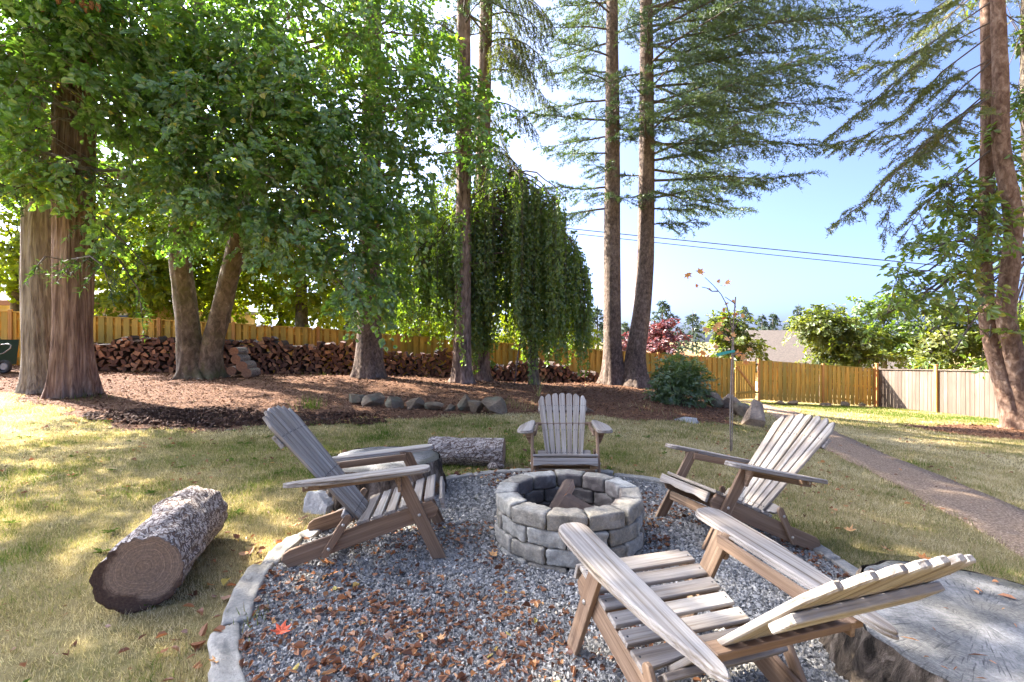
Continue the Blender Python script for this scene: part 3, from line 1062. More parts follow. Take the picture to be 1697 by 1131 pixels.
def make_chair(pose, recline, label, zoff=0.0):
    x0, y0, a, pitch, roll = pose
    Mx = Matrix.Translation((x0, y0, zoff)) @ Matrix.Rotation(a - math.pi / 2, 4, 'Z') @ Matrix.Rotation(-roll, 4, 'Y') @ Matrix.Rotation(pitch, 4, 'X')
    ch = thing('adirondack_chair', label, 'chair', mat=Mx, group='wooden armchairs around the fire pit')
    g, dk = M['chair'], M['chair_dark']
    rail_dir = norm(np.array([0, .889, .25]))      # towards the front
    rail_nrm = np.array([0, -rail_dir[2], rail_dir[1]])
    for s in (-1, 1):
        # front leg
        p, q = np.array([s * .278, -.040, .0]), np.array([s * .278, -.275, .532])
        ax = norm(q - p)

        def leg():
            L = .5816
            sh = .040 * ax[1] / ax[2] * -1
            w = .038
            k1 = -w * (ax[1] / ax[2])
            return prism([(-L / 2 - k1, -w), (L / 2 - k1, -w), (L / 2 + k1, w), (-L / 2 + k1, w)], .022)
        # local frame: X up the leg, Z outwards, Y = Z x X
        z = np.array([1.0, 0, 0])
        y = np.cross(z, ax)
        lg = add('front_leg', cmesh('front_leg', leg, dk), ch, mat=frame((p + q) / 2, ax, y, z))
        # side rail
        f0 = np.array([s * .2555, -.919, 0.0])
        ctr = f0 + rail_dir * .462 + rail_nrm * .05

        def rail():
            L, w = .924, .05
            o_ = [(-L / 2 + .028, -w), (L / 2 - .03, -w), (L / 2, -w * .2), (L / 2 - .025, w), (-L / 2 + .06, w), (-L / 2 + .022, w * .75), (-L / 2 + .0, w * .15)]
            return prism(o_, .022)
        y = rail_nrm
        add('side_rail', cmesh('side_rail', rail, dk), ch, mat=frame(ctr, rail_dir, y, np.cross(rail_dir, y)))
        # arm
        af, ar = np.array([s * .268, -.081, .546]), np.array([s * .268, -.908, .488])
        xd = norm(af - ar)
        zd = norm(np.cross(np.array([1.0, 0, 0]), xd))
        yd = np.cross(zd, xd)                     # points to -x
        key = 'arm#%d' % s
        arm = add('arm', cmesh(key, lambda: prism(arm_outline(1 if s < 0 else -1), .028, .005, [(.006, -.014), (.0, -.010), (.0, -.002), (.005, .000), (.005, .003), (.002, .005), (.002, .009), (.008, .014)]), g), ch, mat=frame(af, xd, yd, zd))
        # board below the arm
        p = af + xd * -.19 + zd * -.036
        q = ar + xd * .09 + zd * -.036
        p[0] = q[0] = s * .2555
        add('arm_support', cmesh('arm_support', lambda: board(.55, .045, .020), dk), ch, mat=frame((p + q) / 2, xd, zd, np.cross(xd, zd)))
        # knee bracket under the arm
        o_ = [(0, 0), (0, -.12), (.016, -.12), (.062, -.012), (.062, 0)] if s > 0 else [(0, 0), (-.062, 0), (-.062, -.012), (-.016, -.12), (0, -.12)]
        pb = np.array([s * .2905, -.262, .530])
        add('arm_bracket', cmesh('arm_bracket#%d' % s, lambda: prism(o_, .022), dk), ch, mat=frame(pb, (1, 0, 0), (0, 0, 1), (0, -1, 0)))
        # rear strut
        p, q = np.array([s * .280, -.690, .075]), np.array([s * .280, -.560, .275])
        xa = norm(q - p)
        ya = np.cross(np.array([1.0, 0, 0]), xa)
        st = add('back_strut', cmesh('back_strut', lambda: arc_board(.275, .044, .02), dk), ch, mat=frame((p + q) / 2, xa, ya, (1, 0, 0)))
        # bolts
        def boltm():
            t_ = np.array([0, .004, .007, .008])
            return tube(np.c_[t_, 0 * t_, 0 * t_], [.010, .010, .007, .001], 10)
        for (py, pz, px) in ((-.153, .264, .289), (-.218, .40, .289) if False else (-.262, .505, .289), (-.667, .108, .2905), (-.585, .238, .2905), (-.79, .463, .266)):
            add('bolt', cmesh('bolt', boltm, M['bolt']), ch, mat=frame((s * px, py, pz), (s, 0, 0), (0, s, 0), (0, 0, 1)))
    # seat slats on top of the rails
    f0 = np.array([0, -.919, 0.0])
    for i_ in range(6):
        d_ = .924 - .036 - i_ * .0785
        drop = 0.0
        p = f0 + rail_dir * d_ + rail_nrm * (.100 + .011)
        if i_ < 5:
            sl = cmesh('seat_slat', lambda: board(.535, .060, .020, .004), g)
        else:
            def rear():
                xs = np.linspace(-.267, .267, 17)
                o_ = [(x, -.034 - .030 * math.cos(x / .267 * math.pi / 2) ** 2 * -1 + .0) for x in xs]
                o_ = [(x, -.045 + .022 * (0.5 + 0.5 * math.cos(x / .267 * math.pi))) for x in xs] + [(.267, .03), (-.267, .03)]
                return prism(o_, .020, .004)
            sl = cmesh('rear_seat_slat', rear, g)
        ss = add('seat_slat', sl, ch, mat=frame(p, (-1, 0, 0), -rail_dir * -1 if False else rail_dir * -1 * -1, np.cross((-1, 0, 0), rail_dir)))
        zz = 1 if np.cross((-1, 0, 0), rail_dir)[2] > 0 else -1
        for sx in (-.25, .25):
            add('screw', cmesh('screw', lambda: tube(np.array([(0, 0, 0), (0, 0, .0012)]), .0045, 8), M['rubber']), ss, loc=(sx, 0, .0101 * zz))
    # nose slat and scalloped apron

    def apron():
        xs = np.linspace(-.262, .262, 29)
        lo = [(x, -.030 + .013 * (1 - math.cos((abs(x) / .262) * 2 * math.pi)) * .5 + (.006 if abs(x) < .05 else 0)) for x in xs]
        return prism(lo + [(.262, .034), (-.262, .034)], .020, .003)
    add('apron', cmesh('apron', apron, g), ch, mat=frame((0, -.0165, .312), (1, 0, 0), (0, -.28, .96), (0, -.96, -.28)))
    add('front_crossbar', cmesh('front_crossbar', lambda: board(.488, .06, .020), dk), ch, mat=frame((0, -.10, .20), (1, 0, 0), (0, 0, 1), (0, -1, 0)))
    # back: fan of seven slats
    bd = np.array([0, math.cos(recline), math.sin(recline)])
    bn = np.array([0, bd[2], -bd[1]])           # faces forward and up
    b0 = np.array([0, -.539, .235])
    for i_ in range(7):
        c_ = i_ - 3
        ub, ut = c_ * .0485, c_ * .0735
        wb, wt = .041, .063

        def top_len(u):
            return .705 + .145 * math.sqrt(max(0.0, 1 - (u / .275) ** 2))
        L0, L1 = top_len(ut - wt / 2), top_len(ut + wt / 2)
        Lc = .78
        xd = norm(bd * Lc + np.array([1.0, 0, 0]) * (ut - ub))
        yd = np.cross(bn, xd)
        org = b0 + np.array([ub, 0, 0]) - bd * .035 + bn * .004
        # yd points to which side of x?
        sgn = np.sign(yd[0])
        La, Lb = (L1, L0) if sgn > 0 else (L0, L1)
        cut = .012
        o_ = [(0, -wb / 2), (Lb + .02 - cut, -wt / 2), (Lb + .035, -wt / 2 + cut), (max(La, Lb) + .038, 0), (La + .035, wt / 2 - cut), (La + .02 - cut, wt / 2), (0, wb / 2)]
        V, F = prism(o_, .020, .004)
        key = 'back_slat#%d' % i_
        if key not in CH_MESH:
            CH_MESH[key] = make_mesh('back_slat', V, F, [g])
        bs = add('back_slat', CH_MESH[key], ch, mat=frame(org, xd, yd, bn))
        for sx in (.06, .345, .69):
            for sy in (-.011, .011):
                add('screw', cmesh('screw', lambda: tube(np.array([(0, 0, 0), (0, 0, .0012)]), .0045, 8), M['rubber']), bs, loc=(sx, sy, .0101))
    add('top_brace', cmesh('top_brace', lambda: board(.50, .085, .022), g), ch, mat=frame(b0 + bd * .64 - bn * .020, (1, 0, 0), bd, -bn * -1 if False else np.cross((1, 0, 0), bd)))
    # brace between the arms behind the back
    tpos = (.465 - .235) / bd[2]
    pos = b0 + bd * tpos - bn * .026
    add('arm_brace', cmesh('arm_brace', lambda: board(.60, .055, .024), dk), ch, mat=frame((0, pos[1], .468), (1, 0, 0), (0, 1, 0), (0, 0, 1)))

    def low():
        xs = np.linspace(-.245, .245, 17)
        lo = [(x, -.05 + .028 * (x / .245) ** 2) for x in xs]
        return prism(lo + [(.245, .03), (.1, .045), (-.1, .045), (-.245, .03)], .022, .003)
    add('lower_brace', cmesh('lower_brace', low, g), ch, mat=frame(b0 + bd * .045 - bn * .020, (1, 0, 0), bd, np.cross((1, 0, 0), bd)))
    add('rear_crossbar', cmesh('rear_crossbar', lambda: board(.488, .05, .020), dk), ch, mat=frame((0, -.70, .09), (1, 0, 0), (0, .6, .8), (0, -.8, .6)))
    # nail heads
    for i_ in range(7):
        pass
    return ch


make_chair((-.432, 3.055, .145, .021, .035), 2.237, 'wooden armchair beside the scaly log, turned sideways with its seat towards the fire pit', .018)
make_chair((1.114, 3.170, 3.392, .153, -.047), 2.207, 'wooden armchair nearest the aggregate path, with a patch of light on its back', .01)
make_chair((.440, 3.774, -1.661, -.006, -.02), 2.53, 'wooden armchair behind the fire pit, facing the viewer with its pale back upright', .02)
make_chair((.505, 2.086, 1.897, .016, -.022), 2.353, 'wooden armchair seen from behind in front of the fire pit, beside the big stump', .016)


# ------------------------------------------------------------------ rocks, edging, logs, stumps
def rock_mesh(name, dims, seed, mat, cuts=12, sub=3):
    v, f = ico()
    for _ in range(sub):
        mid = {}
        vl = list(map(tuple, v))
        nf = []

        def m_(a, b):
            k_ = (min(a, b), max(a, b))
            if k_ not in mid:
                p = norm(np.add(vl[a], vl[b]))
                mid[k_] = len(vl)
                vl.append(tuple(p))
            return mid[k_]
        for a, b, c in f:
            x, y, z = m_(a, b), m_(b, c), m_(c, a)
            nf += [(a, x, z), (b, y, x), (c, z, y), (x, y, z)]
        v, f = np.array(vl), np.array(nf)
    r = np.random.default_rng(seed)
    for _ in range(cuts):
        n = norm(r.normal(size=3))
        d = r.uniform(.38, .78)
        over = v @ n - d
        v = v - np.clip(over, 0, None)[:, None] * n
    v = v * (1 + .05 * fbm(v * 3 + seed, seed, 3)[:, None])
    v = v / (v.max(0) - v.min(0)) * np.asarray(dims)
    return make_mesh(name, v, f, [mat], smooth=False)


def rock(u, v, Y, w, h, dep, seed, label, mat='rock', name='rock', group=None, rz=0.0):
    p = at(u, v, Y)
    z = g1(p[0], p[1])
    me = rock_mesh(name, (w, dep, h * 1.25), seed, M[mat])
    o_ = add(name, me, mat=Matrix.Translation((p[0], p[1], z + h * (.36 if name == 'boulder' else .27))) @ Matrix.Rotation(rz, 4, 'Z'))
    tag(o_, label, 'rock', group)
    return o_


gR = 'rocks edging the mulch bed'
rock(590, 665, 9.2, .36, .20, .3, 1, 'low grey-green rock at the dark-soil end of the rock row', group=gR)
rock(623, 660, 9.0, .46, .27, .34, 2, 'pointed brown rock with a sloping face in the rock row', group=gR)
rock(657, 665, 8.8, .36, .23, .3, 3, 'wide brown rock between the pointed rock and the rounded grey rock', group=gR)
rock(685, 667, 8.7, .38, .23, .3, 4, 'rounded grey rock in the middle of the rock row', group=gR)
rock(717, 672, 8.6, .36, .13, .3, 5, 'flattest rock of the row, sunk into the grass', group=gR)
rock(746, 675, 8.5, .20, .15, .2, 6, 'smallest dark rock of the row beside the flat one', group=gR)
rock(766, 667, 8.55, .27, .28, .28, 7, 'upright pale grey rock in the rock row', group=gR)
rock(788, 672, 8.4, .30, .24, .28, 8, 'dark angular rock leaning against the large end rock', group=gR)
rock(818, 672, 8.3, .46, .30, .34, 9, 'largest dark rock at the fire-pit end of the row', group=gR)
rock(1249, 690, 9.1, .42, .56, .36, 11, 'tall pointed tan boulder standing beside the path', 'boulder', 'boulder', rz=.3)
rock(1228, 680, 10.4, .42, .34, .36, 12, 'low brown boulder just behind the tall pointed one', 'rock', 'boulder')
rock(1212, 672, 11.6, .62, .42, .4, 13, 'broad pale boulder near the gate end of the path', 'boulder', 'boulder')
rock(1183, 664, 11.6, .46, .42, .4, 14, 'brown boulder beside the round green bush', 'rock', 'boulder')
rock(1140, 694, 8.6, .46, .12, .26, 15, 'flat grey stone lying in the grass below the bush', 'rock_grey', 'rock')
rock(1352, 697, 9.6, .32, .20, .28, 16, 'round brown rock behind the chair back beside the path', 'rock', 'rock')
rock(972, 688, 8.8, .34, .07, .3, 17, 'dark stone sunk in the mulch behind the far chair', 'rock', 'rock')
rock(535, 848, 3.62, .25, .15, .2, 18, 'pale grey angular rock behind the sideways chair', 'rock_grey', 'rock')
for k_, (u, v) in enumerate(((1292, 669), (1315, 672), (1368, 676), (1398, 678), (1428, 680))):
    p = at(u, v, 17.6 + .35 * k_)
    tag(add('rock', rock_mesh('rock', (.5 - .05 * k_, .3, .26), 40 + k_, M['rock']), loc=(p[0], p[1] , g1(p[0], p[1]) + .06)),
        ['brown stone at the foot of the fence nearest the gate', 'second stone from the gate along the fence foot', 'third stone from the gate along the fence foot', 'fourth stone from the gate along the fence foot', 'stone at the fence foot nearest the tan fence'][k_], 'rock', 'stones along the fence foot')

edging = thing('stone_edging', 'curved grey stone edging around the gravel bed', 'edging', (GC[0], GC[1], 0))
a = math.radians(20)
k_ = 0
while a < math.radians(20 + 352):
    ln = random.uniform(.34, .62)
    r_ = 1.72 + random.uniform(-.012, .012) + float(bulge(GC[0] + math.cos(a + .14), GC[1] + math.sin(a + .14)))
    wd = random.uniform(.10, .135)
    big = math.pi * .75 < a < math.pi * 1.3
    P, F = soft_block(12, (ln - .004, wd * (.95 if big else .7), .085), 200 + k_, .012, .012)
    am = a + ln / r_ / 2
    # bend along the circle
    ang = P[:, 0] / r_
    P = np.c_[np.sin(ang) * (r_ - P[:, 1]), r_ - np.cos(ang) * (r_ - P[:, 1]), P[:, 2]]
    px, py = r_ * math.cos(am), r_ * math.sin(am)
    z = g1(GC[0] + px, GC[1] + py)
    add('edging_stone', make_mesh('edging_stone', P, F, [M['edge']], smooth=True), edging,
        mat=Matrix.Translation((px, py, z + random.uniform(-.012, .004))) @ Matrix.Rotation(am + math.pi / 2, 4, 'Z') @ Matrix.Rotation(random.uniform(-.05, .05), 4, 'X'))
    a += ln / r_
    k_ += 1


def log_mesh(name, L, R, seed, mats, taper=.9, ridges=.05, seg=72, nl=30, oval=1.0):
    """round log along X, slot 0 bark, 1 ends"""
    xs = np.r_[-L / 2, np.linspace(-L / 2 + .008, L / 2 - .008, nl), L / 2]
    rad = np.interp(xs, [-L / 2, L / 2], [R, R * taper])
    a = np.linspace(0, 2 * np.pi, seg, endpoint=False)
    V = []
    for x, r in zip(xs, rad):
        ca, sa = np.cos(a), np.sin(a)
        n1 = fbm(np.c_[ca * 1.3 + seed, sa * 1.3, np.full(seg, x * 2.2)], seed, 3) * .07 * R
        n2 = vnoise(np.c_[ca * 7, sa * 7, np.full(seg, x * 9)], seed + 5) * ridges * R
        rr_ = r + n1 + n2
        V.append(np.c_[np.full(seg, x), rr_ * ca, rr_ * sa * oval])
    # end faces: rings to the centre
    n = len(xs)
    for e, x in ((0, -L / 2), (n - 1, L / 2)):
        for s in (.92, .6, .25):
            base = V[e].copy()
            base[:, 1:] *= s
            base[:, 0] = x + (.004 if e == 0 else -.004) * (1 if s == .92 else 0)
            V.append(base)
    V = np.concatenate(V)
    j = np.arange(seg)
    k_ = (j + 1) % seg
    Q = np.concatenate([np.stack([i * seg + j, i * seg + k_, (i + 1) * seg + k_, (i + 1) * seg + j], 1) for i in range(n - 1)])
    mi = [0] * len(Q)
    E = []
    for e, b in ((0, n), (n - 1, n + 3)):
        chain = [e, b, b + 1, b + 2]
        for p_, q_ in zip(chain[:-1], chain[1:]):
            f_ = np.stack([p_ * seg + j, p_ * seg + k_, q_ * seg + k_, q_ * seg + j], 1)
            if e == 0:
                f_ = f_[:, ::-1]
            E.append(f_)
            mi += [1] * seg
    caps = [((n + 2) * seg + j)[::-1][None], ((n + 5) * seg + j)[None]]
    mi += [1, 1]
    return make_mesh(name, V, [Q] + E + caps, mats, smooth=True, fmat=mi)


lg = thing('cut_log', 'large log with pale plated bark and dark sawn end lying on the grass', 'log', (-1.81, 2.27, 0))
p, q = np.array([-1.81, 2.27, .18]), np.array([-2.10, 3.09, .17])
mx = along(p, q)
mx.translation = mx.translation - Vector((-1.81, 2.27, 0))
add('log_body', log_mesh('log_body', .87, .182, 3, [M['log_bark'], M['log_end']], 1.0, .07), lg, mat=mx)
st_v, st_f = tube(np.array([(.06, -.02, -.06), (0, 0, .04), (-.03, .01, .09), (-.035, .012, .10)]), [.13, .10, .085, .05], 18)
add('branch_stub', make_mesh('branch_stub', st_v, st_f, [M['log_bark']], smooth=True), lg, loc=(-.33, .66, .22))

lg = thing('cut_log', 'short horizontal log with white flaking bark behind the sideways chair', 'log', (-.46, 4.95, 0))
add('log_body', log_mesh('log_body', .80, .145, 8, [M['log_bark'], M['log_end']], 1.0, .08), lg, mat=along((-.42, .05, .14), (.38, -.03, .14)))
P, F = soft_block(6, (.16, .1, .06), 77, .02, .03)
add('bark_flake', make_mesh('bark_flake', P, F, [M['log_bark']], smooth=True), lg, loc=(.30, -.16, .03))


def stump(cx_, cy_, R, H, seed, label, ox=1.0, flare=1.18):
    s = thing('stump', label, 'stump', (cx_, cy_, g1(cx_, cy_)))
    seg = 160
    a = np.linspace(0, 2 * np.pi, seg, endpoint=False)
    zs = np.array([-.06, 0, .06, .13, .2, .26, .3]) / .3 * H
    zs[0] = -.06
    V = []
    out = 1 + .10 * vnoise(np.c_[np.cos(a) * 1.6, np.sin(a) * 1.6, a * 0], seed) + .03 * vnoise(np.c_[np.cos(a) * 6, np.sin(a) * 6, a * 0], seed + 1)
    for z in zs:
        fl = np.interp(z, [0, H], [flare, 1.0])
        n2 = .07 * vnoise(np.c_[np.cos(a) * 18, np.sin(a) * 18, np.full(seg, z * 9)], seed + 3) * (1 if z < H * .99 else .2)
        r = R * out * (fl + n2)
        V.append(np.c_[r * np.cos(a) * ox, r * np.sin(a), np.full(seg, z)])
    V = np.concatenate(V)
    j = np.arange(seg)
    k_ = (j + 1) % seg
    Q = np.concatenate([np.stack([i * seg + j, i * seg + k_, (i + 1) * seg + k_, (i + 1) * seg + j], 1) for i in range(len(zs) - 1)])
    add('bark', make_mesh('bark', V, Q, [M['log_bark_dark']], smooth=True), s)
    top = []
    for sc, dz in ((.985, -.012), (.97, .0), (.6, .004), (.3, .006)):
        r = R * out * sc
        top.append(np.c_[r * np.cos(a) * ox, r * np.sin(a), np.full(seg, H + dz) + .004 * vnoise(np.c_[np.cos(a) * 3, np.sin(a) * 3, a * 0 + sc], seed)])
    top = np.concatenate(top + [np.array([[0, 0, H + .006]])])
    Q = np.concatenate([np.stack([i * seg + j, i * seg + k_, (i + 1) * seg + k_, (i + 1) * seg + j], 1) for i in range(3)])
    T_ = np.stack([3 * seg + j, 3 * seg + k_, np.full(seg, 4 * seg)], 1)
    add('cut_top', make_mesh('cut_top', top, [Q, T_], [M['stump_top']], smooth=True), s)
    return s


stump(1.86, 1.72, .54, .30, 11, 'huge grey weathered stump beside the chair seen from behind')
stump(-1.12, 4.06, .46, .30, 23, 'broad grey stump behind the sideways chair', 1.0, 1.1)

# ------------------------------------------------------------------ trees
def trunk_mesh(name, pts, rad, mat, seed=0, seg=28, nring=60, ridge=.08, freq=7, flare=0.5, flare_h=.5, lobes=5, vfreq=.5):
    pts = np.asarray(pts, float)
    rad = np.asarray(rad, float)
    d = np.r_[0, np.cumsum(np.linalg.norm(np.diff(pts, axis=0), axis=1))]
    # smooth resample
    tt = np.linspace(0, 1, nring) ** 1.35 * d[-1]
    P = np.stack([np.interp(tt, d, pts[:, k]) for k in range(3)], 1)
    for _ in range(max(2, nring // 12)):
        P[1:-1] = (P[:-2] + 2 * P[1:-1] + P[2:]) / 4
    R = np.interp(tt, d, rad)
    a = np.linspace(0, 2 * np.pi, seg, endpoint=False)
    V, F = tube(P, R, seg, cap=False)
    V = V.reshape(nring, seg, 3)
    ctr = P[:, None, :]
    off = V - ctr
    A = np.tile(a, (nring, 1))
    Zt = np.tile(tt[:, None], (1, seg))
    n = fbm(np.stack([np.cos(A) * freq * .35 + seed, np.sin(A) * freq * .35, Zt * vfreq], -1).reshape(-1, 3), seed, 3).reshape(nring, seg)
    n2 = vnoise(np.stack([np.cos(A) * freq, np.sin(A) * freq, Zt * vfreq * 2.5], -1).reshape(-1, 3), seed + 9).reshape(nring, seg)
    fl = flare * np.exp(-Zt / flare_h) * (1 + .75 * np.cos(A * lobes + seed + n * 2.0))
    sc = 1 + ridge * (n * .7 + n2 * .5) + fl
    V = ctr + off * sc[..., None]
    return make_mesh(name, V.reshape(-1, 3), F, [mat], smooth=True)


def limb(p0, p1, sag, n=6, wob=.1, rng=RNG):
    p0, p1 = np.asarray(p0, float), np.asarray(p1, float)
    t_ = np.linspace(0, 1, n)[:, None]
    P = p0 + (p1 - p0) * t_
    P[:, 2] += sag * np.sin(t_[:, 0] * np.pi)
    P[1:-1] += rng.normal(0, wob, (n - 2, 3)) * np.linalg.norm(p1 - p0) * .15
    return P


def crown(rng, lobes, dens, per, L, W, spray, hole=-.25, hscale=.8, droop=.35, rich=True, thin_above=None, facing=.9):
    """lobes: (centre, radius) list -> leaf verts, faces, rnd and twig segments"""
    cs, ds, os_ = [], [], []
    for c, r in lobes:
        c = np.asarray(c, float)
        r3 = np.array([r, r, r * .8]) if np.isscalar(r) else np.asarray(r, float)
        nn = int(dens * r3.mean() ** 2)
        if thin_above is not None and c[2] > thin_above:
            nn = int(nn * .5)
        d = norm(rng.normal(size=(nn, 3)))
        rad = rng.uniform(0, 1, nn) ** (1 / 3.6)
        p = c + d * rad[:, None] * r3 * (1 + .25 * rng.normal(size=(nn, 1)))
        keep = fbm(p * hscale, 31, 2) > hole
        p, d = p[keep], d[keep]
        cs.append(p)
        os_.append(d)
        ds.append(norm(d + np.array([0, 0, -droop]) + rng.normal(0, .45, d.shape)))
    c, d, od = np.concatenate(cs), np.concatenate(ds), np.concatenate(os_)
    n = len(c)
    Ls = spray * rng.uniform(.6, 1.25, n)
    u = np.array([0, 0, 1.0]) - d * d[:, 2:3]
    u = norm(u + rng.normal(0, .25, u.shape))
    s = norm(np.cross(d, u))
    tone = np.clip(.45 + .28 * fbm(c * .7, 77, 2) + rng.normal(0, .08, n), 0, 1)
    t_ = rng.uniform(0, 1, (n, per))
    sg = rng.choice([-1.0, 1.0], (n, per))
    wide = rng.uniform(0, .32, (n, per)) * (1 - t_ * .6)
    P = c[:, None] + d[:, None] * ((t_ - .4) * Ls[:, None])[..., None] + s[:, None] * (sg * wide * Ls[:, None])[..., None]
    P[..., 2] -= .28 * t_ ** 2 * Ls[:, None]
    P += rng.normal(0, .035, P.shape) * spray
    D = d[:, None] * rng.uniform(.3, 1, (n, per, 1)) + s[:, None] * (sg * rng.uniform(.4, 1, (n, per)))[..., None] + rng.normal(0, .25, (n, per, 3)) + np.array([0, 0, -.25])
    Nn = (u + od * facing)[:, None] + rng.normal(0, .40, (n, per, 3))
    P, D, Nn = P.reshape(-1, 3), D.reshape(-1, 3), norm(Nn.reshape(-1, 3))
    ll = L * rng.uniform(.65, 1.2, len(P))
    V, F, k_ = leaf_geo(P, D, Nn, ll, ll * W, .16, rich)
    r_ = np.clip(np.repeat(tone, per) + rng.normal(0, .13, len(P)), 0, 1)
    r_ = np.where(rng.uniform(size=len(P)) < .012, 1.0, np.minimum(r_, .93))
    return V, F, np.repeat(r_, k_), (c - d * Ls[:, None] * .5, c + d * Ls[:, None] * .45 - np.array([0, 0, .1]) * Ls[:, None]), c


def branches_to(rng, root_pts, lobes, mb, r0=.07, sub=None, clumps=None, nsub=10):
    """limbs from the nearest trunk point to each lobe, twigs from the limb end to clumps"""
    root_pts = np.asarray(root_pts, float)
    for c, r in lobes:
        c = np.asarray(c, float)
        below = root_pts[root_pts[:, 2] < c[2] + .3]
        if not len(below):
            below = root_pts
        b = below[np.argmin(np.linalg.norm(below - c, axis=1) + .3 * np.abs(below[:, 2] - c[2] + 1.0))]
        P = limb(b, c, .25, 7, .10, rng)
        V, F = tube(P, np.linspace(r0, .018, 7), 6, cap=False)
        mb.put(V, F)
        if clumps is not None:
            near = clumps[np.argsort(np.linalg.norm(clumps - c, axis=1))[:nsub * 4]]
            for q_ in near[rng.permutation(len(near))[:nsub]]:
                s = P[rng.integers(3, 7)]
                V, F = tube(limb(s, q_, .05, 4, .15, rng), np.linspace(.014, .004, 4), 4, cap=False)
                mb.put(V, F)


def deciduous(name, label, trunks, lobes, leafm, barkm, dens=40, per=26, L=.09, W=.68, spray=.55, rich=True, seed=1, hole=-.25, twig='twig', trunk_kw=None, thin=None, limb_r=.07, nsub=8, group=None, cat='tree', loc=None, droop=.35):
    rng = np.random.default_rng(seed)
    base = np.asarray(trunks[0][0][0], float)
    t_ = thing(name, label, cat, tuple(base), group)
    allp = []
    for i_, (pts, rad) in enumerate(trunks):
        pts = np.asarray(pts, float)
        kw = dict(seed=seed + i_, ridge=.06, freq=5)
        kw.update(trunk_kw or {})
        add('trunk', trunk_mesh('trunk', pts - base, rad, M[barkm], **kw), t_)
        d = np.linspace(0.35, 1, 10)
        dd_ = np.r_[0, np.cumsum(np.linalg.norm(np.diff(pts, axis=0), axis=1))]
        allp.append(np.stack([np.interp(d * dd_[-1], dd_, pts[:, k]) for k in range(3)], 1))
    allp = np.concatenate(allp)
    V, F, R, seg, cl_ = crown(rng, lobes, dens, per, L, W, spray, hole, rich=rich, thin_above=thin, droop=droop)
    add('crown', make_mesh('crown', V - base, F, [M[leafm]], R), t_)
    mb = MB()
    branches_to(rng, allp, lobes, mb, limb_r, clumps=cl_, nsub=nsub)
    V, F = sticks(seg[0], seg[1], .006, .002)
    mb.put(V, F)
    V = np.concatenate(mb.V) - base
    mb.V = [V]
    add('branches', make_mesh('branches', V, mb.F, [M[twig]], smooth=True), t_)['kind'] = 'stuff'
    return t_


def gp(x, y, dz=0.0):
    return np.array([x, y, g1(x, y) + dz])


# --- cedars (fused trunks on the left)
def conifer_needles(rng, branches, bl_len, bl_n, droop, nlen, nw, per_m, sub=4, fwd=.65, taper=.75, start=.15):
    """branches: list of (K,3) polylines. returns needles V,F,rnd and stick segments"""
    S, D, Ln, rad = [], [], [], []
    for P in branches:
        d = np.r_[0, np.cumsum(np.linalg.norm(np.diff(P, axis=0), axis=1))]
        n = max(4, int(bl_n * d[-1]))
        s_ = np.linspace(start, 1.0, n)
        q_ = np.stack([np.interp(s_ * d[-1], d, P[:, k]) for k in range(3)], 1)
        T = norm(np.gradient(q_, axis=0))
        side = norm(np.cross(T, np.array([0, 0, 1.0])))
        sg = np.where(np.arange(n) % 2 == 0, 1.0, -1.0)[:, None]
        dr = norm(T * fwd + side * sg * rng.uniform(.5, 1, (n, 1)) + np.array([0, 0, 1.0]) * (rng.normal(0, .14, (n, 1)) - droop * .5))
        dr[-1] = T[-1]
        S.append(q_)
        D.append(dr)
        Ln.append(bl_len * d[-1] ** .5 * (1 - taper * s_) * rng.uniform(.6, 1.3, n) + .12)
    S, D, Ln = np.concatenate(S), np.concatenate(D), np.concatenate(Ln)
    segs = [(S, S + D * Ln[:, None] - np.array([0, 0, 1.0]) * (droop * Ln ** 1.0)[:, None] * .8)]
    # twiglets
    n = len(S)
    t_ = rng.uniform(.12, 1, (n, sub))
    p = S[:, None] + D[:, None] * (Ln[:, None] * t_)[..., None]
    p[..., 2] -= droop * Ln[:, None] * t_ ** 2 * .8
    side = norm(np.cross(D, np.array([0, 0, 1.0])))
    sg = rng.choice([-1.0, 1.0], (n, sub))
    td = norm(D[:, None] * .8 + side[:, None] * (sg * rng.uniform(.3, 1, (n, sub)))[..., None] + np.array([0, 0, 1.0]) * (rng.normal(0, .2, (n, sub)) - droop * 1.6)[..., None])
    tl = (Ln[:, None] * .38 * (1.1 - t_ * .6)) * rng.uniform(.6, 1.2, (n, sub)) + .05
    S2 = np.concatenate([S, p.reshape(-1, 3)])
    D2 = np.concatenate([D, td.reshape(-1, 3)])
    L2 = np.concatenate([Ln, tl.ravel()])
    dr2 = np.concatenate([np.full(n, droop * .8), np.full(n * sub, droop * .5)])
    segs.append((p.reshape(-1, 3), p.reshape(-1, 3) + td.reshape(-1, 3) * tl.reshape(-1, 1)))
    cnt = np.maximum(3, (L2 * per_m).astype(int))
    idx = np.repeat(np.arange(len(S2)), cnt)
    m = len(idx)
    t_ = rng.uniform(.05, 1.05, m)
    P = S2[idx] + D2[idx] * (L2[idx] * t_)[:, None]
    P[:, 2] -= dr2[idx] * L2[idx] * t_ ** 2
    rd = norm(rng.normal(size=(m, 3)))
    nd = norm(D2[idx] * .55 + rd * .75 + np.array([0, 0, .12 - droop * .3]))
    ll = nlen * rng.uniform(.6, 1.25, m)
    pr = norm(np.cross(nd, rng.normal(size=(m, 3))))
    V = np.stack([P - pr * nw / 2, P + pr * nw / 2, P + nd * ll[:, None]], 1).reshape(-1, 3)
    F = np.arange(3 * m).reshape(-1, 3)
    tone = np.clip(.45 + .25 * fbm(P * .8, 13, 2) + rng.normal(0, .14, m), 0, 1)
    return V, F, np.repeat(tone, 3), segs


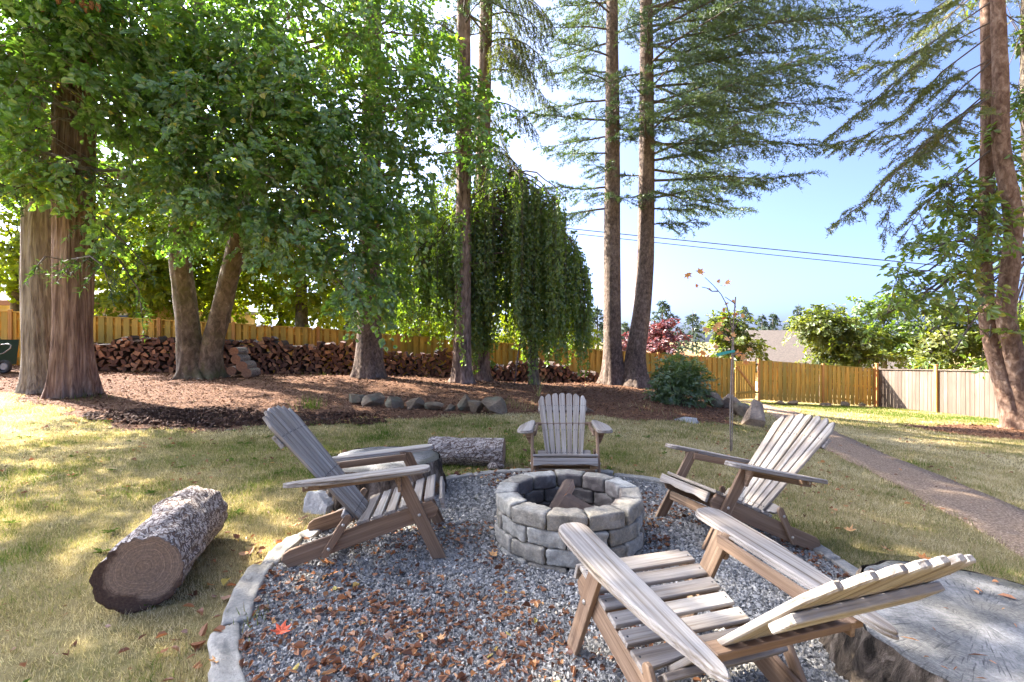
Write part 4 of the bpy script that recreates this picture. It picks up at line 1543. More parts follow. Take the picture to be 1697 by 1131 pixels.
def conifer(name, label, pts, rad, barkm, branches, needle, seed, bl_len=.42, bl_n=5, droop=.15, nlen=.085, nw=.016, per_m=34, sub=4, br_r=.035, group=None, dead=(), trunk_kw=None, fwd=.65, start=.15, extra_trunks=()):
    rng = np.random.default_rng(seed)
    base = np.asarray(pts[0], float)
    t_ = thing(name, label, 'tree', tuple(base), group)
    kw = dict(seed=seed, ridge=.05, freq=8, flare=.35, flare_h=.35)
    kw.update(trunk_kw or {})
    add('trunk', trunk_mesh('trunk', np.asarray(pts) - base, rad, M[barkm], **kw), t_)
    for ep, er in extra_trunks:
        add('trunk', trunk_mesh('trunk', np.asarray(ep) - base, er, M[barkm], **dict(kw, seed=seed + 3)), t_)
    V, F, R, segs = conifer_needles(rng, branches, bl_len, bl_n, droop, nlen, nw, per_m, sub, fwd, start=start)
    add('crown', make_mesh('crown', V - base, F, [M[needle]], R), t_)
    mb = MB()
    for P in list(branches) + list(dead):
        ln = np.linalg.norm(P[-1] - P[0])
        V, F = tube(P, np.linspace(br_r * min(1.2, .35 + ln / 4), .006, len(P)), 6, cap=False)
        mb.put(V, F)
    for a_, b_ in segs[:1]:
        V, F = sticks(a_, b_, .008, .003)
        mb.put(V, F)
    V = np.concatenate(mb.V) - base
    add('branches', make_mesh('branches', V, mb.F, [M['twig']], smooth=True), t_)['kind'] = 'stuff'
    return t_


def whorl(rng, line, z0, z1, step, length, az=None, rise=.1, tipdroop=.15, n=7):
    """procedural main branches; line(z) -> trunk point, length(z, az) -> m"""
    out = []
    z = z0
    while z < z1:
        a_ = rng.uniform(0, 2 * np.pi) if az is None else az(z, rng)
        ln = length(z, a_) * rng.uniform(.75, 1.15)
        if ln > .25:
            p = line(z)
            t_ = np.linspace(0, 1, n)
            h = np.array([math.cos(a_), math.sin(a_), 0])
            P = p + h * (ln * t_)[:, None]
            P[:, 2] += ln * (rise * t_ - (rise + tipdroop) * t_ ** 2.2) + .0
            P[1:] += rng.normal(0, .03 * ln ** .5, (n - 1, 3)) * t_[1:, None]
            out.append(P)
        z += step * rng.uniform(.6, 1.4)
    return out


def line_of(pts):
    pts = np.asarray(pts, float)
    return lambda z: np.array([np.interp(z, pts[:, 2], pts[:, 0]), np.interp(z, pts[:, 2], pts[:, 1]), z])


rng = np.random.default_rng(21)
# red-brown cedar
b = at(116, 652, 9.2); b[2] = g1(b[0], b[1]) - .05
A = [b, at(116, 560, 9.2), at(114, 450, 9.2), at(112, 330, 9.25), at(108, 180, 9.3), at(107, 0, 9.4), at(106, -300, 9.5), at(106, -700, 9.6)]
A2 = [b + np.array([.10, .12, 0]), at(128, 560, 9.32), at(133, 430, 9.35), at(136, 300, 9.4), at(141, 150, 9.45), at(144, 0, 9.5), at(146, -350, 9.6)]
ced_br = whorl(rng, line_of(A), 4.2, 14, .30, lambda z, a_: 2.0, rise=-.05, tipdroop=.25)
ced_br += [np.array([at(120, 430, 8.9), at(150, 425, 8.6), at(170, 440, 8.4), at(180, 470, 8.3)]), np.array([at(125, 460, 8.9), at(100, 430, 8.6), at(75, 425, 8.4), at(62, 440, 8.3)]),
           np.array([at(135, 360, 9), at(165, 365, 8.8), at(210, 405, 8.8), at(240, 440, 8.9)]), np.array([at(135, 400, 9.1), at(190, 420, 9.1), at(230, 480, 9.2), at(235, 520, 9.2)])]
conifer('cedar_tree', 'red-brown shaggy cedar trunk with hanging sprays beside the grey cedar', A, [.32, .275, .255, .23, .185, .16, .13, .08], 'cedar_bark', ced_br, 'cedar_leaf', 5,
        bl_len=.5, bl_n=5, droop=.5, nlen=.11, nw=.02, per_m=40, sub=4, br_r=.03, trunk_kw=dict(seg=72, nring=110, ridge=.16, freq=9, flare=.22, flare_h=.35, lobes=6, vfreq=.35), extra_trunks=[(A2, [.26, .24, .22, .20, .175, .15, .10])])
b = at(70, 648, 9.5); b[2] = g1(b[0], b[1]) - .05
B = [b, at(64, 560, 9.5), at(61, 450, 9.55), at(60, 330, 9.6), at(55, 180, 9.7), at(52, 0, 9.8), at(50, -300, 9.9), at(50, -650, 10)]
ced_br = whorl(rng, line_of(B), 4.5, 14, .34, lambda z, a_: 2.0, rise=-.05, tipdroop=.25)
conifer('cedar_tree', 'grey straight-grained cedar trunk nearest the garden cart', B, [.29, .255, .24, .215, .18, .14, .1, .07], 'cedar_bark_grey', ced_br, 'cedar_leaf', 6,
        bl_len=.5, bl_n=5, droop=.5, nlen=.11, nw=.02, per_m=40, sub=4, br_r=.03, trunk_kw=dict(seg=64, nring=100, ridge=.16, freq=9, flare=.25, flare_h=.3, lobes=5, vfreq=.35))

# hanging cones high in the cedar
mb_cones = thing('hanging_cones', 'cluster of brown cones hanging in front of the cedar trunks', 'cones', tuple(at(135, 0, 7.9)))
for u, v in ((70, 12), (136, 6), (143, 14), (152, 9), (163, 12), (97, 0), (120, -2)):
    p = at(u, v, 7.9) - at(135, 0, 7.9)
    z_ = np.linspace(.07, -.08, 9)
    V, F = tube(np.c_[0 * z_, 0 * z_, z_], [.012, .036, .03, .042, .034, .042, .03, .03, .01], 9)
    add('cone', make_mesh('cone', V, F, [M['cone']], smooth=False), mb_cones, loc=tuple(p))
V, F = tube(np.array([at(60, -8, 7.9), at(110, -22, 7.9), at(170, -12, 7.9), at(240, -60, 8.4)]) - at(135, 0, 7.9), [.006, .012, .012, .02], 6)
add('twig', make_mesh('twig', V, F, [M['twig']]), mb_cones)

# --- hornbeam with the double trunk
b = gp(-8.25, 12.05, -.05)
T1 = [b, at(314, 560, 12.0), at(303, 470, 12.0), at(296, 400, 11.9), at(300, 300, 11.6), at(310, 180, 11.4), at(330, 40, 11.2), at(340, -200, 11.2)]
T2 = [b + np.array([.35, .1, 0]), at(352, 570, 12.1), at(372, 490, 12.1), at(392, 410, 12.0), at(410, 310, 11.7), at(430, 180, 11.4), at(450, 40, 11.2), at(455, -200, 11.2)]
lob = [(60, 160, 8.2, 1.0), (130, 130, 8.3, 1.1), (40, 250, 8.3, .85), (115, 275, 8.4, .75), (190, 190, 8.5, 1.2), (20, 100, 8.2, .6), (60, 300, 8.4, .5), (15, 25, 8.6, .9), (90, 40, 8.9, .9), (-40, 180, 8.6, 1.0), (170, 0, 9.2, 1.0),
       (260, 120, 9, 1.4), (260, 270, 9, 1.3), (350, 200, 9, 1.5), (350, 320, 9.2, 1.15), (440, 120, 9.5, 1.5), (440, 260, 9.3, 1.4), (430, 360, 9.3, 1.0), (520, 180, 9.8, 1.4), (520, 310, 9.6, 1.3),
       (500, 415, 9.6, .85), (570, 400, 9.8, 1.0), (590, 475, 10, .75), (640, 455, 10.2, .65), (620, 520, 10.2, .4), (590, 260, 10.2, 1.3), (660, 180, 10.5, 1.2), (680, 290, 11, 1.0), (640, 360, 10.3, .9),
       (735, 150, 11.5, 1.0), (790, 205, 11.8, .75), (810, 260, 11.9, .6), (200, 370, 9.5, .7), (290, 390, 10, .6), (240, 40, 9, 1.3), (350, 40, 9.5, 1.5), (480, 30, 10, 1.5), (600, 60, 10.5, 1.4), (690, 60, 11, .8),
       (150, -120, 9.5, 1.6), (300, -130, 10, 1.8), (450, -130, 10.5, 1.8), (600, -100, 11, 1.4), (380, -330, 11.3, 1.6), (170, 60, 8.8, .9),
       (200, 260, 13.6, 1.5), (310, 180, 14, 1.7), (430, 200, 14, 1.7), (540, 240, 13.8, 1.5), (250, 60, 13.8, 1.7), (420, 40, 14, 1.8), (560, 90, 13.6, 1.4), (140, 120, 13, 1.5)]
lobes = [(at(u, v, Y), r) for u, v, Y, r in lob]
deciduous('hornbeam_tree', 'huge leafy green tree with a lichen-covered double trunk over the woodpile', [(T1, [.34, .27, .25, .23, .19, .16, .12, .08]), (T2, [.30, .245, .23, .22, .19, .16, .12, .08])], lobes,
          'hornbeam', 'smooth_bark', dens=62, per=27, L=.118, W=.76, spray=.62, seed=3, hole=-.50, twig='twig_pale', thin=9.0, limb_r=.06, nsub=9,
          trunk_kw=dict(seg=56, nring=80, ridge=.09, freq=5, flare=.6, flare_h=.16, lobes=5, vfreq=1.0))

# --- leafy tree added out of view to shade the lawn and seats
lob = [((-8.8, 6.6, 7.2), 1.5), ((-7.4, 5.6, 6.6), 1.2), ((-9.6, 5.0, 7.0), 1.4), ((-8.0, 7.2, 8.4), 1.4), ((-10.2, 6.8, 8.0), 1.5), ((-8.6, 4.2, 6.6), 1.3), ((-7.2, 6.8, 7.6), 1.1), ((-9.4, 8.2, 8.6), 1.3), ((-6.6, 5.2, 7.4), .9), ((-10.6, 4.6, 6.0), 1.3), ((-9.3, 5.9, 5.6), 1.1), ((-7.9, 4.6, 5.9), .9), ((-6.2, 6.6, 8.6), 1.0), ((-9.0, 6.5, 9.8), 1.3), ((-13.2, 9.0, 7.4), 1.6), ((-12.0, 8.0, 7.0), 1.4), ((-14.2, 7.8, 7.8), 1.5), ((-12.6, 9.6, 8.8), 1.3)]
deciduous('added_shade_tree', 'added leafy tree out of view beyond the large log, shading the seats', [([(-11.2, 5.6, g1(-11.2, 5.6) - .05), (-11.0, 5.7, 2.0), (-10.4, 5.8, 4.0), (-9.6, 5.9, 6.0), (-9.2, 6.2, 8.4)], [.24, .19, .16, .13, .06])], [(np.array(c), r) for c, r in lob],
          'hornbeam', 'smooth_bark', dens=32, per=24, L=.12, W=.72, spray=.62, seed=13, hole=-.45, rich=False, limb_r=.05, nsub=5)

# --- fir with the thick dark trunk (hidden crown)
rng = np.random.default_rng(31)
b = gp(-3.86, 12.65, -.05)
Fp_ = [b, at(612, 540, 12.65), at(612, 420, 12.65), at(615, 250, 12.65), at(618, 0, 12.7), at(620, -400, 12.7), at(620, -700, 12.7)]
br = whorl(rng, line_of(Fp_), 6.5, 17, .30, lambda z, a_: np.interp(z, [6, 10, 18], [2.0, 2.6, .8]), rise=.05, tipdroop=.25)
conifer('fir_tree', 'thick dark brown fir trunk half hidden by the leafy crown', Fp_, [.36, .31, .28, .26, .22, .15, .08], 'spruce_bark', br, 'needle', 32, droop=.25, per_m=40, nlen=.1, nw=.02,
        trunk_kw=dict(seg=40, nring=80, ridge=.05, freq=12, flare=.30, flare_h=.4))

# --- pair of furrowed firs
b = gp(-1.33, 12.45, -.05)
G1 = [b, at(766, 540, 12.4), at(768, 400, 12.4), at(769, 200, 12.4), at(768, 0, 12.4), at(767, -350, 12.4), at(767, -800, 12.4)]
br = whorl(rng, line_of(G1), 9.3, 18, .28, lambda z, a_: np.interp(z, [9, 11, 19], [1.6, 2.4, .8]), rise=.1, tipdroop=.25)
dead = [np.array([at(768, v, 12.4), at(768 + s * 25, v - 8 + 4 * s, 12.3), at(768 + s * 60, v + dv, 12.2)]) for v, s, dv in ((60, 1, -20), (75, -1, -10), (130, 1, 5), (210, -1, 12), (250, 1, 18), (340, -1, 6), (356, 1, 0), (440, 1, -6), (300, -1, 10), (105, -1, -20))]
conifer('fir_tree', 'tall furrowed reddish fir trunk, front one of the close pair', G1, [.25, .22, .205, .19, .17, .12, .06], 'fir_bark', br, 'needle', 33, droop=.3, per_m=40, nlen=.1, nw=.02, dead=dead,
        trunk_kw=dict(seg=44, nring=90, ridge=.09, freq=9, flare=.40, flare_h=.22))
b = gp(-.95, 13.85, -.05)
G2 = [b, at(796, 540, 13.8), at(799, 400, 13.8), at(801, 200, 13.8), at(806, 0, 13.8), at(810, -350, 13.8), at(812, -800, 13.8)]
rng = np.random.default_rng(41)
ln2 = line_of(G2)
br = []
for z in np.arange(6.2, 17, .26):
    a_ = rng.choice([rng.normal(-.2, .5), rng.uniform(0, 2 * np.pi)], p=[.6, .4])
    ll_ = np.interp(z, [6, 8, 11, 18], [1.0, 1.7, 2.0, .7]) * rng.uniform(.7, 1.15)
    t_ = np.linspace(0, 1, 7)
    P = ln2(z) + np.array([math.cos(a_), math.sin(a_), 0]) * (ll_ * t_)[:, None]
    P[:, 2] += ll_ * (.15 * t_ - .75 * t_ ** 2.2)
    br.append(P)
dead = [np.array([ln2(z), ln2(z) + (.6, -.2, .05), ln2(z) + (1.5, -.4, dz)]) for z, dz in ((4.9, .15), (5.6, -.05), (3.9, .08))]
conifer('fir_tree', 'furrowed fir with drooping olive needle curtains, rear one of the close pair', G2, [.28, .24, .225, .21, .185, .13, .06], 'fir_bark', br, 'needle_y', 43, bl_len=.5, bl_n=9, droop=.95, per_m=60, nlen=.09, nw=.02, sub=5,
        dead=dead, trunk_kw=dict(seg=44, nring=90, ridge=.09, freq=9, flare=.38, flare_h=.25))

# --- twin grey conifers with long flat branches
rng = np.random.default_rng(51)
b = gp(3.1, 14.25, -.05)
H1 = [b, at(1015, 560, 14.2), at(1014, 420, 14.2), at(1015, 250, 14.2), at(1014, 0, 14.2), at(1013, -350, 14.2), at(1013, -700, 14.2)]
l1 = line_of(H1)
br = []
for v, ln_, az_ in ((345, 2.3, 3.1), (330, 1.2, 4.2), (310, 2.4, 3.3), (285, 1.4, 4.0), (255, 2.3, 3.4), (235, 1.0, 5.0), (225, 2.5, 3.0), (200, 2.7, 3.5), (190, 1.5, 4.8), (165, 2.6, 2.9), (140, 2.4, 3.8), (120, 2.4, 3.2), (95, 2.6, 3.6), (70, 2.2, 2.7), (50, 2.6, 3.3), (25, 2.6, 3.9), (5, 2.2, 3.1), (330, 1.2, 5.6), (215, 1.5, 6.0), (60, 1.6, 5.6)):
    P = whorl(rng, l1, at(0, v, 14.2)[2], at(0, v, 14.2)[2] + .01, 1, lambda z, a: ln_, az=lambda z, r: az_, rise=-.12 if v > 180 else .05, tipdroop=.08)
    br += P
br += whorl(rng, l1, 11.8, 20, .26, lambda z, a_: np.interp(z, [11, 14, 21], [2.6, 2.4, .5]), rise=.05, tipdroop=.15)
conifer('spruce_tree', 'grey scaly conifer, straighter trunk of the twin pair', H1, [.32, .265, .245, .225, .17, .12, .06], 'spruce_bark', br, 'needle', 52, bl_len=.56, bl_n=8, droop=.20, per_m=50, sub=6, nlen=.105, nw=.022,
        trunk_kw=dict(seg=44, nring=80, ridge=.04, freq=14, flare=.45, flare_h=.35, lobes=4))
b = gp(3.72, 14.05, -.05)
H2 = [b, at(1052, 590, 14.1), at(1064, 520, 14.15), at(1070, 430, 14.2), at(1072, 250, 14.2), at(1071, 0, 14.2), at(1070, -350, 14.2), at(1070, -700, 14.2)]
l2 = line_of(H2)
br = []
for v, ln_, az_, ri in ((372, 1.6, -.5, -.1), (345, 2.6, -.2, -.15), (330, 3.0, -.9, -.1), (300, 3.9, -.3, -.05), (280, 4.2, .2, -.05), (260, 3.6, -1.0, 0), (240, 4.8, -.15, -.02), (222, 3.0, -1.3, .05), (205, 5.4, -.35, .02), (190, 4.6, .3, .02),
                        (175, 5.2, -.6, .05), (155, 3.2, -1.4, .05), (145, 5.6, -.1, .05), (130, 5.4, -.45, .08), (110, 3.6, -1.1, .1), (100, 5.8, .1, .1), (80, 6.0, -.3, .12), (60, 5.4, -.7, .14), (45, 6.2, -.05, .15), (25, 6.2, -.4, .18), (10, 5.6, .3, .18),
                        (315, 3.4, .3, -.1), (268, 4.0, -.6, -.05), (232, 4.6, .5, 0), (197, 4.8, -.9, 0), (168, 5.0, .15, .04), (138, 4.6, .6, .06), (118, 5.0, -.75, .08), (72, 5.4, .45, .1), (35, 5.6, -.9, .14), (15, 6.0, -.2, .16), (290, 1.4, 3.0, 0), (205, 1.8, 3.6, 0), (120, 1.6, 2.8, 0), (235, 2.2, -1.9, 0), (165, 2.0, -2.2, 0), (90, 2.4, -1.8, .05)):
    br += whorl(rng, l2, at(0, v, 14.2)[2], at(0, v, 14.2)[2] + .01, 1, lambda z, a: ln_, az=lambda z, r: az_, rise=ri, tipdroop=.06)
br += whorl(rng, l2, 11.9, 21, .22, lambda z, a_: np.interp(z, [11, 14, 22], [4.4, 3.2, .6]) * (1.15 if math.cos(a_) > -.2 else .55), rise=.12, tipdroop=.1)
conifer('spruce_tree', 'grey scaly conifer with long flat branches, leaning trunk of the twin pair', H2, [.36, .29, .265, .25, .23, .18, .12, .06], 'spruce_bark', br, 'needle', 53, bl_len=.60, bl_n=8, droop=.20, per_m=50, sub=6, nlen=.105, nw=.022,
        trunk_kw=dict(seg=44, nring=80, ridge=.04, freq=14, flare=.45, flare_h=.35, lobes=4))

# --- weeping tree
rng = np.random.default_rng(61)
b = gp(.62, 13.15, -.05)
W1 = [b, at(884, 570, 13.1), at(876, 500, 13.1), at(868, 430, 13.0), at(862, 370, 12.9), at(850, 320, 12.9), at(842, 290, 12.9)]
wt = thing('weeping_tree', 'weeping tree with leafy curtains hanging to the fence and a slim grey trunk', 'tree', tuple(b))
add('trunk', trunk_mesh('trunk', np.array(W1) - b, [.135, .115, .11, .10, .085, .06, .03], M['smooth_bark'], seed=4, seg=28, nring=50, ridge=.05, flare=.3, flare_h=.2), wt)
mb = MB()
SP, SL = [], []
tops = []
for i_ in range(70):
    a_ = rng.uniform(0, 2 * np.pi)
    rx = rng.uniform(.2, 1)
    tx = 835 + 150 * rx * math.cos(a_) - (20 if math.cos(a_) < 0 else 0)
    ty = 300 + 120 * (abs(tx - 842) / 150) ** 1.5 + rng.uniform(-10, 40)
    e = at(tx, ty, 13.0) + np.array([0, 1.6 * rx * math.sin(a_), 0])
    s_ = np.asarray(W1[rng.integers(3, 7)])
    P = limb(s_, e, .35, 7, .08, rng)
    V, F = tube(P, np.linspace(.03, .008, 7), 5, cap=False)
    mb.put(V, F)
    for k_ in range(7):
        tops.append(P[rng.integers(3, 7)] + rng.normal(0, .12, 3))
# the arching bare limb on the right
P = np.array([at(890, 400, 12.9), at(905, 395, 12.9), at(922, 391, 12.9), at(945, 398, 12.9), at(958, 415, 12.9)])
V, F = tube(P, np.linspace(.025, .01, 5), 5, cap=False)
mb.put(V, F)
for u, v in ((905, 396), (915, 393), (925, 392), (935, 394), (945, 399), (950, 405), (955, 412), (960, 420), (965, 430), (970, 440), (975, 452), (940, 400), (968, 445)):
    for _ in range(4):
        tops.append(at(u + rng.normal(0, 5), v + 3, 12.9 + rng.normal(0, .2)))
# strands further left, hanging off the high branches in front of the sky
for _ in range(150):
    tops.append(at(rng.uniform(640, 765), rng.uniform(290, 420), rng.uniform(13.2, 14.6)))
tops = np.array(tops)
us = 848.5 + tops[:, 0] / tops[:, 1] * FPX
bot = np.where(us < 770, rng.uniform(.9, 2.2, len(tops)), rng.uniform(.0, .75, len(tops))) + np.where((us > 910), .25, 0)
Ls = np.clip(tops[:, 2] - bot, .3, 4.4) * rng.uniform(.5, 1, len(tops))
cnt = (Ls * 44).astype(int)
idx = np.repeat(np.arange(len(tops)), cnt)
t_ = rng.uniform(0, 1, len(idx))
sway = rng.normal(0, .12, (len(tops), 2))
P = tops[idx].copy()
P[:, 2] -= t_ * Ls[idx]
P[:, :2] += sway[idx] * np.sin(t_ * 3.1)[:, None] + rng.normal(0, .035, (len(idx), 2))
D = rng.normal(0, .6, (len(idx), 3)) + np.array([0, 0, -1.0])
V, F, k_ = leaf_geo(P, D, norm(rng.normal(size=(len(idx), 3)) + np.array([0, -.6, .4])), .10 * rng.uniform(.7, 1.2, len(idx)), .068, .15, False)
R = np.repeat(np.clip(.5 + .2 * fbm(P * .6, 5, 2) + rng.normal(0, .15, len(idx)), 0, 1), 4)
add('crown', make_mesh('crown', V - b, F, [M['weep']], R), wt)
e = tops.copy()
e[:, 2] -= Ls
V, F = sticks(tops, e, .006, .002)
mb.put(V, F)
add('branches', make_mesh('branches', np.concatenate(mb.V) - b, mb.F, [M['twig']], smooth=True), wt)
# leaning bare pole by the weeping tree
V, F = tube(np.array([at(852, 642, 12.6), at(858, 590, 12.7), at(868, 530, 12.9), at(878, 462, 13.0)]), [.022, .02, .016, .01], 7)
tag(add('bare_pole', make_mesh('bare_pole', V, F, [M['fir_bark']], smooth=True)), 'thin bare reddish pole leaning in front of the weeping tree', 'pole')

# --- pine with two curving trunks on the right
rng = np.random.default_rng(71)
pb_ = np.array([12.55, 11.5, 0]); pb_[2] = g1(pb_[0], pb_[1]) - .05
P1 = [pb_, at(1668, 640, 11.55), at(1648, 582, 11.6), at(1634, 523, 11.7), at(1634, 465, 11.7), at(1628, 425, 11.7), at(1634, 370, 11.7), at(1637, 210, 11.7), at(1634, 0, 11.7), at(1630, -300, 11.7)]
P2 = [pb_ + np.array([.14, -.12, 0]), at(1690, 640, 11.35), at(1674, 560, 11.3), at(1664, 512, 11.25), at(1674, 448, 11.2), at(1682, 360, 11.2), at(1668, 300, 11.2), at(1657, 240, 11.2), at(1659, 140, 11.2), at(1653, 0, 11.2), at(1648, -300, 11.2)]
paths = [[(1640, 5), (1560, 60), (1500, 100), (1440, 112), (1400, 120)], [(1655, 30), (1560, 80), (1480, 140), (1420, 190), (1372, 228)], [(1640, 60), (1560, 120), (1500, 190), (1440, 222), (1385, 240)],
         [(1655, 92), (1590, 150), (1530, 215), (1450, 232), (1402, 236)], [(1640, 150), (1570, 210), (1500, 285), (1475, 340), (1468, 385)], [(1635, 162), (1570, 205), (1510, 262), (1440, 330), (1392, 366)],
         [(1640, -30), (1570, 10), (1500, 40), (1430, 60)], [(1655, -60), (1600, -20), (1540, 20), (1470, 30)], [(1640, 250), (1590, 290), (1530, 340), (1500, 390)], [(1665, 300), (1620, 350), (1580, 380), (1520, 400)],
         [(1655, 150), (1600, 190), (1560, 240), (1520, 260)], [(1640, 100), (1580, 130), (1520, 150), (1450, 165)], [(1660, 20), (1690, 40), (1720, 60)], [(1660, 130), (1690, 150), (1720, 160)]]
br = []
for i_, pp in enumerate(paths):
    br.append(np.array([at(u, v, 11.5 + (.25 * ((i_ * 7) % 5 - 2)) * (k_ / (len(pp) - 1)) * 1.5) for k_, (u, v) in enumerate(pp)]))
br += whorl(rng, line_of(P1), 10.2, 14, .4, lambda z, a_: 3.0, rise=.05, tipdroop=.2)
conifer('pine_tree', 'orange-barked pine with two curving trunks at the edge of the lawn', P1, [.28, .23, .19, .165, .155, .15, .145, .13, .11, .08], 'pine_bark', br, 'needle_p', 72, bl_len=.48, bl_n=5, droop=.22, per_m=80, sub=8, nlen=.085, nw=.018, br_r=.018, start=.2,
        extra_trunks=[(P2, [.28, .22, .19, .18, .175, .17, .165, .16, .15, .13, .1])], trunk_kw=dict(seg=44, nring=90, ridge=.09, freq=10, flare=.35, flare_h=.25, vfreq=1.5))

# --- broad-leaved tree behind the pine
tb = gp(14.6, 12.9, -.05)
TT = [tb, at(1722, 560, 12.8), at(1712, 430, 12.6), at(1705, 300, 12.4), at(1700, 120, 12.2), at(1700, -150, 12.2)]
lob = [(1640, 380, 11.2, .75), (1580, 400, 11, .7), (1530, 420, 10.9, .6), (1610, 450, 11, .75), (1550, 480, 10.9, .75), (1500, 500, 10.8, .55), (1470, 520, 10.7, .4), (1600, 520, 10.9, .75), (1540, 550, 10.8, .5), (1580, 585, 10.8, .35), (1600, 330, 11.4, .7),
       (1560, 300, 11.3, .5), (1670, 300, 11.8, .8), (1690, 420, 12, .7), (1690, 520, 12.1, .6), (1640, 240, 11.7, .6), (1680, 180, 12, .8), (1690, 60, 12, .8), (1640, 560, 11.4, .5), (1490, 455, 10.8, .45), (1590, 350, 11.2, .6), (1700, -60, 12.2, 1.2), (1660, 600, 12.2, .4)]
deciduous('broadleaf_tree', 'leafy tree with broad pointed leaves spreading behind the pine', [(TT, [.22, .19, .16, .14, .11, .06])], [(at(u, v, Y), (r, r, r * .42)) for u, v, Y, r in lob], 'walnut', 'smooth_bark', dens=50, per=18, L=.17, W=.46, spray=.65, seed=9, hole=-.35, limb_r=.035, nsub=6)

# --- round bush
bb = gp(4.02, 11.2)
rng = np.random.default_rng(81)
bl = [(bb + np.array(c), r) for c, r in (((0, 0, .45), (.62, .6, .5)), ((-.2, -.1, .75), (.42, .42, .38)), ((.2, 0, .7), (.45, .42, .4)), ((-.05, 0, 1.05), (.26, .26, .25)), ((-.42, 0, .35), (.3, .35, .35)), ((.42, 0, .35), (.34, .35, .35)))]
bt = thing('round_bush', 'rounded dark green bush with pale new tips on the mulch slope', 'bush', tuple(bb))
V, F, R, seg, cl_ = crown(rng, bl, 900, 14, .075, .5, .20, hole=-2, droop=-.4, rich=False)
Zr = np.clip((V[:, 2] - bb[2]) / 1.3, 0, 1)
add('foliage', make_mesh('foliage', V - bb, F, [M['bush']], np.clip(R * .8 + .3 * Zr ** 2, 0, 1)), bt)
mb = MB()
for k_ in range(24):
    V, F = tube(limb(bb, cl_[rng.integers(len(cl_))], .05, 5, .1, rng), np.linspace(.015, .004, 5), 5, cap=False)
    mb.put(V, F)
add('stems', make_mesh('stems', np.concatenate(mb.V) - bb, mb.F, [M['twig']]), bt)


# ------------------------------------------------------------------ things beyond the fence
def far_tree(name, label, u, v_top, v_bot, wpx, Y, leafm, seed, L=.2, dens=None, group='trees and shrubs beyond the fence', base_drop=0.5):
    top, bot = at(u, v_top, Y), at(u, v_bot, Y)
    base = bot.copy()
    base[2] = g1(np.clip(base[0], -38, 38), min(Y, 45)) - .1
    h, w = top[2] - bot[2], wpx / FPX * Y
    rng_ = np.random.default_rng(seed)
    lobes_ = []
    for _ in range(14):
        q_ = rng_.uniform(-1, 1, 3)
        zz = rng_.uniform(.15, .85)
        ww = w / 2 * math.sin(math.pi * (zz * .75 + .15))
        r = min(w, h) * rng_.uniform(.18, .30)
        lobes_.append((np.array([base[0] + q_[0] * max(0, ww - r * .6), Y + q_[1] * max(0, ww - r * .6), bot[2] + zz * h]), r))
    tr = [(np.array([base, base * .6 + top * .4 + (0, 0, 0), base * .3 + top * .7]), [w * .05 + .04, w * .035 + .02, .02])]
    return deciduous(name, label, tr, lobes_, leafm, 'smooth_bark', dens=dens or 55 / (L / .2) ** 2 * .8, per=18, L=L, W=.75, spray=L * 3.2, rich=False, seed=seed, hole=-.8, limb_r=.03, nsub=3, group=group, trunk_kw=dict(seg=10, nring=14))


def far_conifer(label, u, v_top, v_bot, wpx, Y, seed, dens=1.0):
    base, top = at(u, v_bot, Y), at(u, v_top, Y)
    base[2] = min(base[2], -1.5)
    h = top[2] - base[2]
    w = wpx * 2.1 / FPX * Y
    rng_ = np.random.default_rng(seed)
    t_ = thing('far_conifer', label, 'tree', tuple(base), 'distant conifers on the skyline')
    add('trunk', make_mesh('trunk', *tube(np.array([base, (base + top) / 2, top]) - base, [.16, .1, .02], 7), [M['twig']]), t_)
    ln_ = lambda z: np.array([0, 0, z])
    br_ = whorl(rng_, ln_, h * .25, h * .985, h / 70, lambda z, a_: w / 2 * (1 - z / h) ** .85 + .1, rise=.05, tipdroop=.2, n=4)
    V, F, R, _sg = conifer_needles(rng_, br_, .28, 2.2, .15, .34, .13, 11, 2, start=.1)
    add('crown', make_mesh('crown', V, F, [M['far_con']], R), t_)


far_tree('plum_tree', 'purple-leaved tree behind the fence, largest of its colour', 1090, 528, 600, 90, 30, 'plum', 101, .22)
far_tree('plum_tree', 'small low purple-leaved tree behind the twin conifer trunks', 1042, 548, 600, 50, 31, 'plum', 102, .22)
far_tree('pale_shrub', 'yellow-green bushy tree behind the gate', 1215, 516, 605, 105, 23, 'far_leaf', 103, .18)
far_tree('pale_shrub', 'tall yellow-green tree in front of the tan roof', 1365, 505, 618, 120, 24, 'far_leaf', 104, .18)
far_tree('pale_shrub', 'broad yellow-green shrub above the fence corner', 1425, 545, 620, 90, 23, 'far_leaf', 105, .18)
far_tree('dark_tree', 'dark olive tree behind the fence corner', 1465, 480, 600, 95, 27, 'walnut', 106, .18)
far_tree('green_tree', 'mid-green tree above the tan fence', 1560, 500, 615, 130, 25, 'far_leaf', 107, .2)
far_tree('green_tree', 'green tree behind the pine trunk above the tan fence', 1670, 490, 615, 120, 24, 'maple', 108, .2)
maples = [('maple_tree', 'sunlit yellow-green maple behind the fence between the cedars and the double trunk', 225, 300, 540, 230, 19.5, 111), ('maple_tree', 'sunlit yellow-green maple behind the fence above the double trunk', 370, 240, 545, 240, 20.5, 112),
          ('maple_tree', 'sunlit yellow-green maple behind the fence above the birch logs', 500, 270, 550, 220, 20, 113), ('maple_tree', 'pale green tree behind the fence left of the cedars', 25, 330, 515, 130, 18, 114),
          ('maple_tree', 'yellow-green tree behind the fence between the fir trunks and the dark fir', 690, 330, 565, 170, 21, 115), ('green_tree', 'green tree behind the fence beyond the weeping curtains', 860, 380, 590, 150, 24, 116)]
for nm, lb, u, vt, vb, w, Y, sd_ in maples:
    far_tree(nm, lb, u, vt, vb, w, Y, 'maple', sd_, .2, dens=34)
